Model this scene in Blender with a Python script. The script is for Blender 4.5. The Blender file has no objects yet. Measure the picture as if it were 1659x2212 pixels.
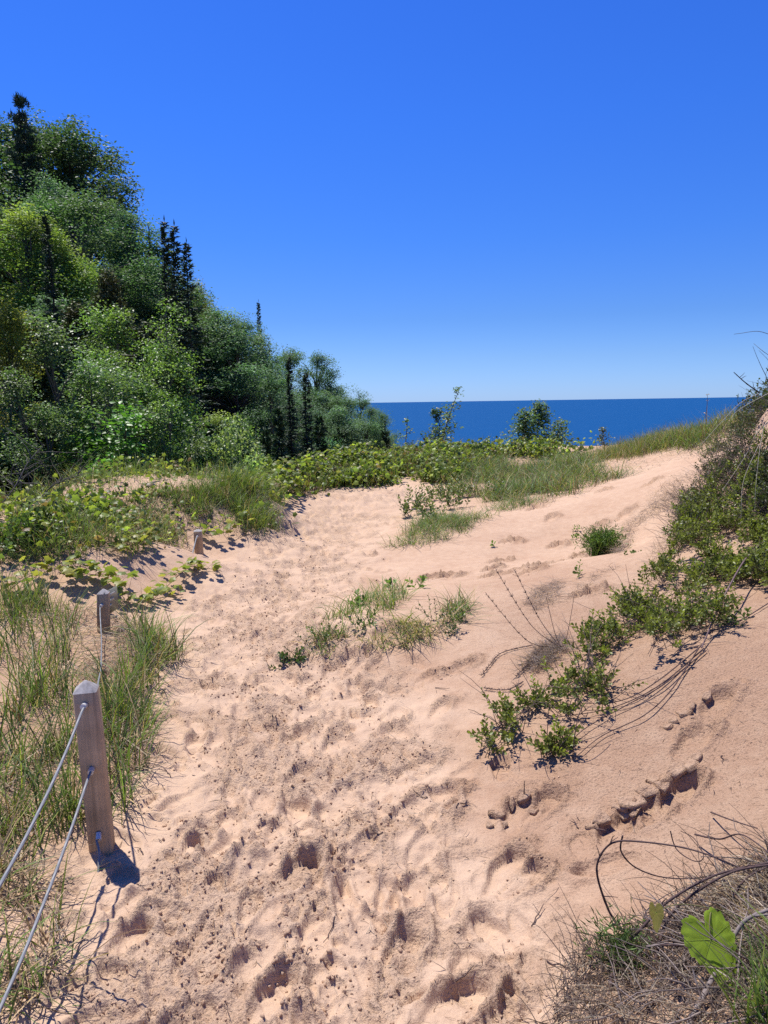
import bpy, math, random
import numpy as np
R = math.radians
rng = np.random.default_rng(11)
random.seed(5)
scn = bpy.context.scene
col = scn.collection

# ------------------------------------------------------------------ camera, sky, sun, exposure
CAM = np.array([0.0, 0.0, 1.6]); PITCH = R(8.45); ROLL = R(0.86); F = 26 / 36 * 2212
fw = np.array([0, math.cos(PITCH), -math.sin(PITCH)])
r0 = np.array([1.0, 0, 0]); u0 = np.array([0, math.sin(PITCH), math.cos(PITCH)])
rt = math.cos(ROLL) * r0 - math.sin(ROLL) * u0
up = math.sin(ROLL) * r0 + math.cos(ROLL) * u0
cd = bpy.data.cameras.new('camera'); cam = bpy.data.objects.new('camera', cd); col.objects.link(cam)
from mathutils import Matrix, Vector
m = Matrix.Identity(4)
for i in range(3):
    m[i][0] = rt[i]; m[i][1] = up[i]; m[i][2] = -fw[i]; m[i][3] = CAM[i]
cam.matrix_world = m
cd.sensor_fit = 'VERTICAL'; cd.sensor_height = 36; cd.lens = 26; cd.clip_start = 0.05; cd.clip_end = 200000
scn.camera = cam

SUN_EL = R(66); SUN_DIR = np.array([-0.66, 0.75])      # horizontal direction towards the sun (front left)
SUN_DIR = SUN_DIR / np.linalg.norm(SUN_DIR)
w = bpy.data.worlds.new('World'); scn.world = w; w.use_nodes = True
nt = w.node_tree; nt.nodes.clear()
sky = nt.nodes.new('ShaderNodeTexSky'); sky.sky_type = 'NISHITA'; sky.sun_disc = False
sky.sun_elevation = SUN_EL; sky.sun_rotation = math.atan2(SUN_DIR[0], SUN_DIR[1])
sky.air_density = 1.0; sky.dust_density = 0.15; sky.ozone_density = 2.5; sky.altitude = 200
# clear deep-blue summer air: the sky colour deepened by elevation
tcw = nt.nodes.new('ShaderNodeTexCoord'); sxyz = nt.nodes.new('ShaderNodeSeparateXYZ'); rmp = nt.nodes.new('ShaderNodeValToRGB')
nt.links.new(tcw.outputs['Generated'], sxyz.inputs[0]); nt.links.new(sxyz.outputs[2], rmp.inputs[0])
el = rmp.color_ramp.elements
for k, (p_, c_) in enumerate([(0.0, (.30, .48, 1.02)), (0.055, (.265, .42, .82)), (.106, (.213, .377, .76)), (.204, (.168, .381, .87)), (.334, (.149, .39, .97)), (.45, (.144, .386, 1.0))]):
    e_ = el[k] if k < 2 else el.new(p_)
    e_.position = p_; e_.color = (*c_, 1)
tin = nt.nodes.new('ShaderNodeMix'); tin.data_type = 'RGBA'; tin.blend_type = 'MULTIPLY'; tin.inputs[0].default_value = 1
bgn = nt.nodes.new('ShaderNodeBackground'); bgn.inputs['Strength'].default_value = 0.115
wo = nt.nodes.new('ShaderNodeOutputWorld')
nt.links.new(sky.outputs[0], tin.inputs[6]); nt.links.new(rmp.outputs[0], tin.inputs[7]); nt.links.new(tin.outputs[2], bgn.inputs[0]); nt.links.new(bgn.outputs[0], wo.inputs[0])
sd = bpy.data.lights.new('sun', 'SUN'); sd.energy = 4.6; sd.angle = R(0.55); sd.color = (1.0, 0.955, 0.89)
sun = bpy.data.objects.new('sun', sd); col.objects.link(sun)
sv = Vector((SUN_DIR[0] * math.cos(SUN_EL), SUN_DIR[1] * math.cos(SUN_EL), math.sin(SUN_EL)))
sun.rotation_euler = sv.to_track_quat('Z', 'Y').to_euler(); sun.location = (0, 0, 50)
scn.view_settings.view_transform = 'Standard'; scn.view_settings.look = 'None'
scn.view_settings.exposure = 0.6; scn.view_settings.gamma = 1; scn.view_settings.use_curve_mapping = False
scn.render.engine = 'CYCLES'
scn.cycles.max_bounces = 8; scn.cycles.diffuse_bounces = 3; scn.cycles.transmission_bounces = 5
scn.cycles.use_denoising = False      # keeps the grain of the sand crisp

# ------------------------------------------------------------------ helpers
def ray(px, py):
    d = fw + rt * ((px - 829.5) / F) + up * ((1106 - py) / F)
    return d
def P(px, py, y):                                       # survey point: sight line + forward distance
    d = ray(px, py); return CAM + d * (y / d[1])
def Zp(px, py, z):                                      # survey point: sight line + height
    d = ray(px, py); return CAM + d * ((z - CAM[2]) / d[2])

def lin(r, g, b):
    f = lambda c: (c / 255 / 12.92) if c / 255 <= 0.04045 else ((c / 255 + 0.055) / 1.055) ** 2.4
    return np.array([f(r), f(g), f(b)])

class MB:
    def __init__(s): s.v = []; s.f = {}; s.c = []; s.n = 0
    def add(s, v, f, c=(0.5, 0.5, 0.5)):
        v = np.asarray(v, float).reshape(-1, 3); f = np.asarray(f, int)
        c = np.asarray(c, float)
        if c.ndim == 1: c = np.repeat(c[None], len(v), 0)
        s.v.append(v); s.c.append(c); s.f.setdefault(f.shape[1], []).append(f + s.n); s.n += len(v)
    def inst(s, tv, tf, M, Pp, C):
        N = len(Pp); k = len(tv)
        if N == 0: return
        v = np.einsum('nij,kj->nki', M, tv) + Pp[:, None, :]
        f = (np.asarray(tf)[None] + (np.arange(N) * k)[:, None, None]).reshape(-1, len(tf[0]))
        C = np.asarray(C, float)
        if C.ndim == 1: C = np.repeat(C[None], N, 0)
        s.add(v.reshape(-1, 3), f, np.repeat(C, k, 0))
    def mesh(s, name, mat, smooth=False):
        v = np.concatenate(s.v); c = np.concatenate(s.c)
        me = bpy.data.meshes.new(name)
        me.vertices.add(len(v)); me.vertices.foreach_set('co', v.astype(np.float32).ravel())
        lv = []; ls = []; off = 0
        for k, fl in s.f.items():
            f = np.concatenate(fl); lv.append(f.ravel()); ls.append(off + np.arange(len(f)) * k); off += f.size
        lv = np.concatenate(lv); ls = np.concatenate(ls)
        me.loops.add(len(lv)); me.loops.foreach_set('vertex_index', lv.astype(np.int32))
        me.polygons.add(len(ls)); me.polygons.foreach_set('loop_start', ls.astype(np.int32))
        if smooth: me.polygons.foreach_set('use_smooth', np.ones(len(ls), bool))
        a = me.color_attributes.new('col', 'FLOAT_COLOR', 'POINT')
        a.data.foreach_set('color', np.concatenate([c, np.ones((len(c), 1))], 1).astype(np.float32).ravel())
        me.update(calc_edges=True); me.materials.append(mat)
        return me
    def build(s, name, mat, parent=None, smooth=False):
        o = bpy.data.objects.new(name, s.mesh(name, mat, smooth)); col.objects.link(o)
        if parent: o.parent = parent
        return o

def tag(o, label=None, cat=None, group=None, kind=None):
    if label: o['label'] = label
    if cat: o['category'] = cat
    if group: o['group'] = group
    if kind: o['kind'] = kind
    return o
def thing(name, label, cat, loc=(0, 0, 0), group=None):
    o = bpy.data.objects.new(name, None); col.objects.link(o); o.location = loc
    o.empty_display_size = 0.1
    return tag(o, label, cat, group)

def unit(a): return a / np.maximum(np.linalg.norm(a, axis=-1, keepdims=True), 1e-9)
def frames(d, n):                                       # columns x, y=d, z~n
    d = unit(d); x = unit(np.cross(d, n)); z = np.cross(x, d)
    return np.stack([x, d, z], -1)
def rdir(N, zlo=-1, zhi=1):
    z = rng.uniform(zlo, zhi, N); a = rng.uniform(0, 2 * math.pi, N); s = np.sqrt(1 - z * z)
    return np.stack([s * np.cos(a), s * np.sin(a), z], 1)
def jit(c, N, a=0.25, h=0.08):
    c = np.asarray(c)[None] * np.exp(rng.normal(0, a, (N, 1))) * np.exp(rng.normal(0, h, (N, 3)))
    return np.clip(c, 0.002, 0.9)

def tube(mb, pts, rad, sides=6, c=(0.3, 0.3, 0.3), cap=True):
    pts = np.asarray(pts, float); n = len(pts); rad = np.broadcast_to(np.asarray(rad, float), (n,))
    t = np.gradient(pts, axis=0); t = unit(t)
    ref = np.array([0.13, 0.31, 0.94]) if abs(t[:, 2]).mean() < 0.8 else np.array([1.0, 0.1, 0.05])
    x = unit(np.cross(t, ref)); y = np.cross(t, x)
    a = np.arange(sides) / sides * 2 * math.pi
    v = pts[:, None] + rad[:, None, None] * (x[:, None] * np.cos(a)[None, :, None] + y[:, None] * np.sin(a)[None, :, None])
    i = np.arange(n - 1)[:, None] * sides; j = np.arange(sides)[None]; k = (j + 1) % sides
    f = np.stack([i + j, i + k, i + sides + k, i + sides + j], -1).reshape(-1, 4)
    mb.add(v.reshape(-1, 3), f, c)
    if cap:
        mb.add(v[-1], [list(range(sides))], c); mb.add(v[0], [list(range(sides))[::-1]], c)
def spline(cp, n):
    cp = np.asarray(cp, float); k = len(cp)
    t = np.linspace(0, k - 1, n); i = np.clip(t.astype(int), 0, k - 2); u = (t - i)[:, None]
    g = lambda q: cp[np.clip(q, 0, k - 1)]
    a, b, c, d = g(i - 1), g(i), g(i + 1), g(i + 2)
    return 0.5 * (2 * b + (c - a) * u + (2 * a - 5 * b + 4 * c - d) * u * u + (3 * b - a - 3 * c + d) * u ** 3)

# numpy gradient noise
_perm = np.random.default_rng(3).permutation(4096); _ga = np.random.default_rng(4).uniform(0, 2 * math.pi, 4096)
def noise(x, y, s=0):
    xi = np.floor(x).astype(int); yi = np.floor(y).astype(int); xf = x - xi; yf = y - yi
    def g(a, b):
        h = _ga[_perm[(a + _perm[(b + s * 131) & 4095]) & 4095]]
        return np.cos(h), np.sin(h)
    def dot(a, b, fx, fy):
        c, sn = g(a, b); return c * fx + sn * fy
    u = xf ** 3 * (xf * (xf * 6 - 15) + 10); v = yf ** 3 * (yf * (yf * 6 - 15) + 10)
    n0 = dot(xi, yi, xf, yf) * (1 - u) + dot(xi + 1, yi, xf - 1, yf) * u
    n1 = dot(xi, yi + 1, xf, yf - 1) * (1 - u) + dot(xi + 1, yi + 1, xf - 1, yf - 1) * u
    return (n0 * (1 - v) + n1 * v) * 1.5
def fbm(x, y, f, o, s=0, gain=0.5):
    r = 0; a = 1.0
    for k in range(o):
        r = r + a * noise(x * f + 17.3 * k, y * f - 9.1 * k, s + k); f *= 2.03; a *= gain
    return r
def sstep(a, b, x):
    t = np.clip((x - a) / (b - a), 0, 1); return t * t * (3 - 2 * t)

# ------------------------------------------------------------------ materials
def mat_new(name):
    ma = bpy.data.materials.new(name); ma.use_nodes = True; n = ma.node_tree; n.nodes.clear()
    out = n.nodes.new('ShaderNodeOutputMaterial'); return ma, n, out
def nd(n, t, **kw):
    x = n.nodes.new(t)
    for k, v in kw.items():
        if k.startswith('_'): setattr(x, k[1:], v)
        else: x.inputs[k.replace('__', ' ')].default_value = v
    return x
def leaf_mat(name, trans=0.35, rough=0.45, spec=0.4, tint=(1.0, 1.08, 0.55)):
    ma, n, out = mat_new(name); L = n.links.new
    at = nd(n, 'ShaderNodeVertexColor', _layer_name='col')
    b = nd(n, 'ShaderNodeBsdfPrincipled', Roughness=rough); b.inputs['Specular IOR Level'].default_value = spec
    tr = nd(n, 'ShaderNodeBsdfTranslucent')
    mu = nd(n, 'ShaderNodeMix', _data_type='RGBA', _blend_type='MULTIPLY'); mu.inputs[0].default_value = 1
    mu.inputs[7].default_value = (*[t * 1.6 for t in tint], 1)
    L(at.outputs[0], b.inputs['Base Color']); L(at.outputs[0], mu.inputs[6]); L(mu.outputs[2], tr.inputs[0])
    mx = nd(n, 'ShaderNodeMixShader'); mx.inputs[0].default_value = trans
    L(b.outputs[0], mx.inputs[1]); L(tr.outputs[0], mx.inputs[2]); L(mx.outputs[0], out.inputs[0])
    return ma
M_leaf = leaf_mat('leaf', 0.36, 0.42, 0.32)
M_treeleaf = leaf_mat('tree_leaf', 0.27, 0.55, 0.2)
M_needle = leaf_mat('needle', 0.08, 0.6, 0.25)
M_grass = leaf_mat('grass_blade', 0.30, 0.5, 0.3)
M_vine = leaf_mat('vine_leaf', 0.42, 0.45, 0.35)
def bark_mat(name, scale=30, bump=0.3, rough=0.85):
    ma, n, out = mat_new(name); L = n.links.new
    at = nd(n, 'ShaderNodeVertexColor', _layer_name='col')
    tc = nd(n, 'ShaderNodeTexCoord'); nz = nd(n, 'ShaderNodeTexNoise', Scale=scale, Detail=4.0)
    mp = nd(n, 'ShaderNodeMapping'); mp.inputs['Scale'].default_value = (1, 1, 0.2)
    mr = nd(n, 'ShaderNodeMapRange'); mr.inputs[3].default_value = 0.6; mr.inputs[4].default_value = 1.35
    mu = nd(n, 'ShaderNodeMix', _data_type='RGBA', _blend_type='MULTIPLY'); mu.inputs[0].default_value = 1
    b = nd(n, 'ShaderNodeBsdfPrincipled', Roughness=rough); b.inputs['Specular IOR Level'].default_value = 0.2
    bp = nd(n, 'ShaderNodeBump', Strength=bump, Distance=0.01)
    L(tc.outputs['Object'], mp.inputs[0]); L(mp.outputs[0], nz.inputs['Vector']); L(nz.outputs[0], mr.inputs[0])
    L(at.outputs[0], mu.inputs[6]); L(mr.outputs[0], mu.inputs[7]); L(mu.outputs[2], b.inputs['Base Color'])
    L(nz.outputs[0], bp.inputs['Height']); L(bp.outputs[0], b.inputs['Normal']); L(b.outputs[0], out.inputs[0])
    return ma
M_bark = bark_mat('bark')
M_twig = bark_mat('twig', 120, 0.2)

def sand_material():
    ma, n, out = mat_new('sand'); L = n.links.new
    at = nd(n, 'ShaderNodeVertexColor', _layer_name='col')     # r: loose dry sand, g: forest litter, b: crust
    sp = nd(n, 'ShaderNodeSeparateColor'); L(at.outputs[0], sp.inputs[0])
    tc = nd(n, 'ShaderNodeTexCoord'); V = tc.outputs['Object']
    big = nd(n, 'ShaderNodeTexNoise', Scale=1.3, Detail=5.0, Roughness=0.6); L(V, big.inputs['Vector'])
    med = nd(n, 'ShaderNodeTexNoise', Scale=14.0, Detail=6.0, Roughness=0.62); L(V, med.inputs['Vector'])
    fin = nd(n, 'ShaderNodeTexNoise', Scale=420.0, Detail=3.0, Roughness=0.7); L(V, fin.inputs['Vector'])
    spk = nd(n, 'ShaderNodeTexNoise', Scale=95.0, Detail=4.0, Roughness=0.62); L(V, spk.inputs['Vector'])
    # colour
    m1 = nd(n, 'ShaderNodeMix', _data_type='RGBA')
    m1.inputs[6].default_value = (0.385, 0.242, 0.157, 1); m1.inputs[7].default_value = (0.505, 0.352, 0.242, 1)
    add = nd(n, 'ShaderNodeMath', _operation='ADD'); L(sp.outputs[0], add.inputs[0])
    bm = nd(n, 'ShaderNodeMapRange'); bm.inputs[1].default_value = 0.3; bm.inputs[2].default_value = 0.7
    bm.inputs[3].default_value = -0.28; bm.inputs[4].default_value = 0.28
    L(big.outputs[0], bm.inputs[0]); L(bm.outputs[0], add.inputs[1])
    add2 = nd(n, 'ShaderNodeMath', _operation='ADD', _use_clamp=True); L(add.outputs[0], add2.inputs[0])
    bm2 = nd(n, 'ShaderNodeMapRange'); bm2.inputs[1].default_value = 0.35; bm2.inputs[2].default_value = 0.65
    bm2.inputs[3].default_value = -0.25; bm2.inputs[4].default_value = 0.2
    L(med.outputs[0], bm2.inputs[0]); L(bm2.outputs[0], add2.inputs[1]); L(add2.outputs[0], m1.inputs[0])
    gr = nd(n, 'ShaderNodeMapRange'); gr.inputs[1].default_value = 0.3; gr.inputs[2].default_value = 0.7
    gr.inputs[3].default_value = 0.8; gr.inputs[4].default_value = 1.2; L(fin.outputs[0], gr.inputs[0])
    mu = nd(n, 'ShaderNodeMix', _data_type='RGBA', _blend_type='MULTIPLY'); mu.inputs[0].default_value = 1
    L(m1.outputs[2], mu.inputs[6]); L(gr.outputs[0], mu.inputs[7])
    # darker specks at the low spots of the bump on crusted sand
    sk = nd(n, 'ShaderNodeMapRange'); sk.inputs[1].default_value = 0.36; sk.inputs[2].default_value = 0.44
    sk.inputs[3].default_value = 0.62; sk.inputs[4].default_value = 1.0; L(spk.outputs[0], sk.inputs[0])
    mu2 = nd(n, 'ShaderNodeMix', _data_type='RGBA', _blend_type='MULTIPLY')
    L(sp.outputs[2], mu2.inputs[0]); L(mu.outputs[2], mu2.inputs[6]); L(sk.outputs[0], mu2.inputs[7])
    # forest litter
    m2 = nd(n, 'ShaderNodeMix', _data_type='RGBA'); m2.inputs[7].default_value = (0.035, 0.028, 0.018, 1)
    L(sp.outputs[1], m2.inputs[0]); L(mu2.outputs[2], m2.inputs[6])
    b = nd(n, 'ShaderNodeBsdfPrincipled', Roughness=0.95); b.inputs['Specular IOR Level'].default_value = 0.12
    L(m2.outputs[2], b.inputs['Base Color'])
    b1 = nd(n, 'ShaderNodeBump', Strength=0.55, Distance=0.004); L(fin.outputs[0], b1.inputs['Height'])
    b2 = nd(n, 'ShaderNodeBump', Strength=0.9, Distance=0.02); L(spk.outputs[0], b2.inputs['Height']); L(b1.outputs[0], b2.inputs['Normal'])
    sm = nd(n, 'ShaderNodeMath', _operation='MULTIPLY_ADD'); sm.inputs[1].default_value = 0.55; sm.inputs[2].default_value = 0.22
    L(sp.outputs[2], sm.inputs[0]); L(sm.outputs[0], b2.inputs['Strength'])
    b3 = nd(n, 'ShaderNodeBump', Strength=0.3, Distance=0.03); L(med.outputs[0], b3.inputs['Height']); L(b2.outputs[0], b3.inputs['Normal'])
    L(b3.outputs[0], b.inputs['Normal']); L(b.outputs[0], out.inputs[0])
    return ma
M_sand = sand_material()
def water_material():
    ma, n, out = mat_new('water'); L = n.links.new
    tc = nd(n, 'ShaderNodeTexCoord'); mp = nd(n, 'ShaderNodeMapping'); mp.inputs['Scale'].default_value = (0.02, 0.07, 1)
    nz = nd(n, 'ShaderNodeTexNoise', Scale=1.0, Detail=6.0, Roughness=0.6)
    L(tc.outputs['Object'], mp.inputs[0]); L(mp.outputs[0], nz.inputs['Vector'])
    cr = nd(n, 'ShaderNodeMix', _data_type='RGBA'); cr.inputs[6].default_value = (0.003, 0.048, 0.152, 1); cr.inputs[7].default_value = (0.005, 0.068, 0.198, 1)
    L(nz.outputs[0], cr.inputs[0])
    b = nd(n, 'ShaderNodeBsdfPrincipled', Roughness=0.55); b.inputs['Specular IOR Level'].default_value = 0.08; b.inputs['IOR'].default_value = 1.33
    bp = nd(n, 'ShaderNodeBump', Strength=0.7, Distance=1.5); L(nz.outputs[0], bp.inputs['Height']); L(bp.outputs[0], b.inputs['Normal'])
    L(cr.outputs[2], b.inputs['Base Color']); L(b.outputs[0], out.inputs[0]); return ma
M_water = water_material()
def wood_material():
    ma, n, out = mat_new('post_wood'); L = n.links.new
    tc = nd(n, 'ShaderNodeTexCoord'); mp = nd(n, 'ShaderNodeMapping'); mp.inputs['Scale'].default_value = (60, 60, 2.2)
    nz = nd(n, 'ShaderNodeTexNoise', Scale=1.0, Detail=6.0, Roughness=0.65); L(tc.outputs['Object'], mp.inputs[0]); L(mp.outputs[0], nz.inputs['Vector'])
    bl = nd(n, 'ShaderNodeTexNoise', Scale=9.0, Detail=3.0); L(tc.outputs['Object'], bl.inputs['Vector'])
    at = nd(n, 'ShaderNodeVertexColor', _layer_name='col')
    mr = nd(n, 'ShaderNodeMapRange'); mr.inputs[1].default_value = 0.25; mr.inputs[2].default_value = 0.75; mr.inputs[3].default_value = 0.55; mr.inputs[4].default_value = 1.4
    L(nz.outputs[0], mr.inputs[0])
    mr2 = nd(n, 'ShaderNodeMapRange'); mr2.inputs[1].default_value = 0.3; mr2.inputs[2].default_value = 0.7; mr2.inputs[3].default_value = 0.75; mr2.inputs[4].default_value = 1.2
    L(bl.outputs[0], mr2.inputs[0])
    mm = nd(n, 'ShaderNodeMath', _operation='MULTIPLY'); L(mr.outputs[0], mm.inputs[0]); L(mr2.outputs[0], mm.inputs[1])
    mu = nd(n, 'ShaderNodeMix', _data_type='RGBA', _blend_type='MULTIPLY'); mu.inputs[0].default_value = 1
    L(at.outputs[0], mu.inputs[6]); L(mm.outputs[0], mu.inputs[7])
    b = nd(n, 'ShaderNodeBsdfPrincipled', Roughness=0.8); b.inputs['Specular IOR Level'].default_value = 0.25
    L(mu.outputs[2], b.inputs['Base Color'])
    bp = nd(n, 'ShaderNodeBump', Strength=0.35, Distance=0.004); L(nz.outputs[0], bp.inputs['Height']); L(bp.outputs[0], b.inputs['Normal'])
    L(b.outputs[0], out.inputs[0]); return ma
M_wood = wood_material()
def simple(name, c, rough=0.5, metal=0.0):
    ma, n, out = mat_new(name); b = nd(n, 'ShaderNodeBsdfPrincipled', Roughness=rough, Metallic=metal)
    nz = nd(n, 'ShaderNodeTexNoise', Scale=80.0, Detail=3.0)
    mr = nd(n, 'ShaderNodeMapRange'); mr.inputs[3].default_value = 0.75; mr.inputs[4].default_value = 1.2; n.links.new(nz.outputs[0], mr.inputs[0])
    mu = nd(n, 'ShaderNodeMix', _data_type='RGBA', _blend_type='MULTIPLY'); mu.inputs[0].default_value = 1
    mu.inputs[6].default_value = (*c, 1); n.links.new(mr.outputs[0], mu.inputs[7]); n.links.new(mu.outputs[2], b.inputs['Base Color'])
    n.links.new(b.outputs[0], out.inputs[0]); return ma
M_steel = simple('steel_cable', (0.20, 0.205, 0.21), 0.55, 0.1)
M_sleeve = simple('crimp_sleeve', (0.62, 0.62, 0.62), 0.45, 0.5)
M_hole = simple('bored_hole', (0.02, 0.014, 0.01), 0.9)
M_sign = simple('sign_plate', (0.17, 0.17, 0.13), 0.5)
M_signtxt = simple('sign_print', (0.42, 0.42, 0.36), 0.6)

# ------------------------------------------------------------------ terrain
CP = [Zp(100, 2212, 0.0), Zp(600, 2212, 0), Zp(1000, 2212, .0), Zp(1200, 2212, .06), Zp(1250, 2100, .07), Zp(1400, 2100, .15),
      Zp(1500, 2000, .20), Zp(1659, 2212, .40), Zp(1659, 1850, .32), Zp(1659, 1700, .28),
      Zp(220, 1850, 0), Zp(20, 1850, .02), Zp(0, 1500, .06), Zp(500, 1850, 0), Zp(800, 1850, 0), Zp(1100, 1850, .05),
      Zp(1300, 1800, .11), Zp(1500, 1700, .21), Zp(1659, 1500, .37), Zp(1659, 1350, .47),
      Zp(500, 1500, 0), Zp(380, 1300, -.06), Zp(700, 1500, .0), Zp(640, 1440, .02), Zp(790, 1350, .16), Zp(900, 1350, .18), Zp(900, 1440, .08),
      Zp(850, 1290, .11), Zp(1000, 1300, .12), Zp(1100, 1600, .11), Zp(1200, 1450, .20), Zp(1350, 1450, .29), Zp(1500, 1400, .40),
      Zp(600, 1250, -.09), Zp(700, 1170, -.07), Zp(600, 1150, -.03), Zp(430, 1212, -.02), Zp(300, 1260, .06),
      Zp(0, 1235, .30), Zp(130, 1250, .22), Zp(260, 1220, .24), Zp(400, 1180, .20),
      P(90, 1130, 7.0), P(230, 1105, 8.2), P(330, 1083, 8.6), P(450, 1043, 9.7), P(565, 1052, 9.6), P(570, 1140, 8.7), P(600, 1100, 10.2), P(620, 1068, 11.4),
      P(700, 1070, 12), P(800, 1065, 12.5), P(920, 1040, 14), P(700, 1040, 13.4), P(850, 992, 16), P(1000, 978, 17), P(1150, 976, 17.5),
      P(1250, 984, 17), P(1310, 988, 16.2), P(1400, 962, 15.6), P(1500, 937, 15), P(1580, 905, 14),
      P(850, 1180, 8.2), P(1000, 1130, 9.0), P(1200, 1070, 10.5), P(1400, 1030, 11), P(1500, 990, 11.5), P(1300, 1200, 6.3),
      P(1180, 1250, 5.8), P(1450, 1150, 7), P(1500, 1100, 7.5), P(1659, 990, 6.4), P(1659, 868, 6.9), P(1600, 960, 8), P(1560, 1050, 7.3),
      P(1450, 1250, 5), P(1659, 1240, 4.6), np.array([-1.5, .3, 0.05]), np.array([1.6, .3, .55]), np.array([0, -.3, 0]),
      np.array([4.5, 3, 1.2]), np.array([6, 7, 1.9]), np.array([-4, 3, .25]), np.array([9, 12, 2.0])]
CP = np.array(CP); CX, CY, CZ = CP[:, 0], CP[:, 1], CP[:, 2]
def tps_k(r2): return np.where(r2 > 1e-9, 0.5 * r2 * np.log(np.maximum(r2, 1e-9)), 0)
_n = len(CP); _A = np.zeros((_n + 3, _n + 3))
_A[:_n, :_n] = tps_k((CX[:, None] - CX[None]) ** 2 + (CY[:, None] - CY[None]) ** 2) + np.eye(_n) * 0.06
_A[:_n, _n] = 1; _A[:_n, _n + 1] = CX; _A[:_n, _n + 2] = CY; _A[_n:, :_n] = _A[:_n, _n:].T
_W = np.linalg.solve(_A, np.concatenate([CZ, np.zeros(3)]))
def tps(x, y):
    z = _W[_n] + _W[_n + 1] * x + _W[_n + 2] * y
    for i in range(_n): z = z + _W[i] * tps_k((x - CX[i]) ** 2 + (y - CY[i]) ** 2)
    return z
CREST = np.array([(-5.2, -4), (-4.4, 2), (-3.75, 5.6), (-3.75, 7.4), (-3.55, 9.4), (-2.9, 11.0), (-2.0, 12.0), (-1.3, 14.0), (0.2, 17.0), (1.9, 18), (4.7, 18.2), (6.3, 17.2), (7.6, 16), (12, 16), (40, 20)])
def crest_d(x, y):                                     # signed distance, + beyond the crest (left / front)
    best = np.full(np.shape(x), 1e9); sg = np.ones(np.shape(x))
    for a, b in zip(CREST[:-1], CREST[1:]):
        e = b - a; t = np.clip(((x - a[0]) * e[0] + (y - a[1]) * e[1]) / (e @ e), 0, 1)
        dx = x - a[0] - t * e[0]; dy = y - a[1] - t * e[1]; d = np.hypot(dx, dy)
        s = np.sign(e[0] * (y - a[1]) - e[1] * (x - a[0])); k = d < best
        best = np.where(k, d, best); sg = np.where(k, s, sg)
    return best * sg
def g_forest(x, y):
    g = -2.5 - 0.40 * (x + 10) - 0.10 * (y - 40)
    g = g - np.maximum(y - 72, 0) * 0.5 - np.maximum(x - 3, 0) * 0.15
    return np.clip(g, -46, 26) + 0.25 * fbm(x, y, 0.3, 3, 40)
PATH = np.array([Zp(560, 2500, 0)[:2], Zp(590, 2212, 0)[:2], Zp(640, 1850, 0)[:2], Zp(620, 1600, 0)[:2], Zp(560, 1450, 0)[:2], Zp(560, 1330, 0)[:2],
                 Zp(610, 1240, -.05)[:2], P(690, 1170, 8.6)[:2], P(740, 1110, 10.5)[:2], P(800, 1075, 12.2)[:2], P(900, 1048, 13.6)[:2]])
PS = spline(PATH, 90); PW = np.interp(np.linspace(0, 10, 90), range(11), [.85, .85, .74, .74, .72, .72, .72, .72, .72, .75, .7])
def path_d(x, y):                                      # distance to the trail centre / half width
    best = np.full(np.shape(x), 1e9)
    for i in range(0, 90):
        best = np.minimum(best, np.hypot(x - PS[i, 0], y - PS[i, 1]) / PW[i])
    return best

th = np.concatenate([np.linspace(-1.35, -0.62, 44)[:-1], np.linspace(-0.62, 0.62, 600), np.linspace(0.62, 1.35, 44)[1:]])
_r = [1.6]
while _r[-1] < 26: _r.append(_r[-1] * (1 + (.0025 if _r[-1] < 4 else (.0036 if _r[-1] < 12 else .006))))
rr = np.concatenate([_r, _r[-1] * np.exp(np.linspace(0, 1, 90)[1:] * math.log(160 / _r[-1]))])
NT, NR = len(th), len(rr)
TH, RR = np.meshgrid(th, rr)                           # rows: r
GX = RR * np.sin(TH); GY = RR * np.cos(TH) - 1.0
CD = crest_d(GX, GY)
wb = sstep(0.0, 3.2, CD)
GZ = (1 - wb) * tps(GX, np.minimum(GY, 22)) + wb * g_forest(GX, GY)
PD = path_d(GX, GY)
pm = 1 - sstep(0.72, 1.25, PD + 0.25 * fbm(GX, GY, 1.1, 3, 5))      # churned trail mask
near = 1 - sstep(12, 22, RR)
lowf = fbm(GX, GY, 0.9, 3, 9)
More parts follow.
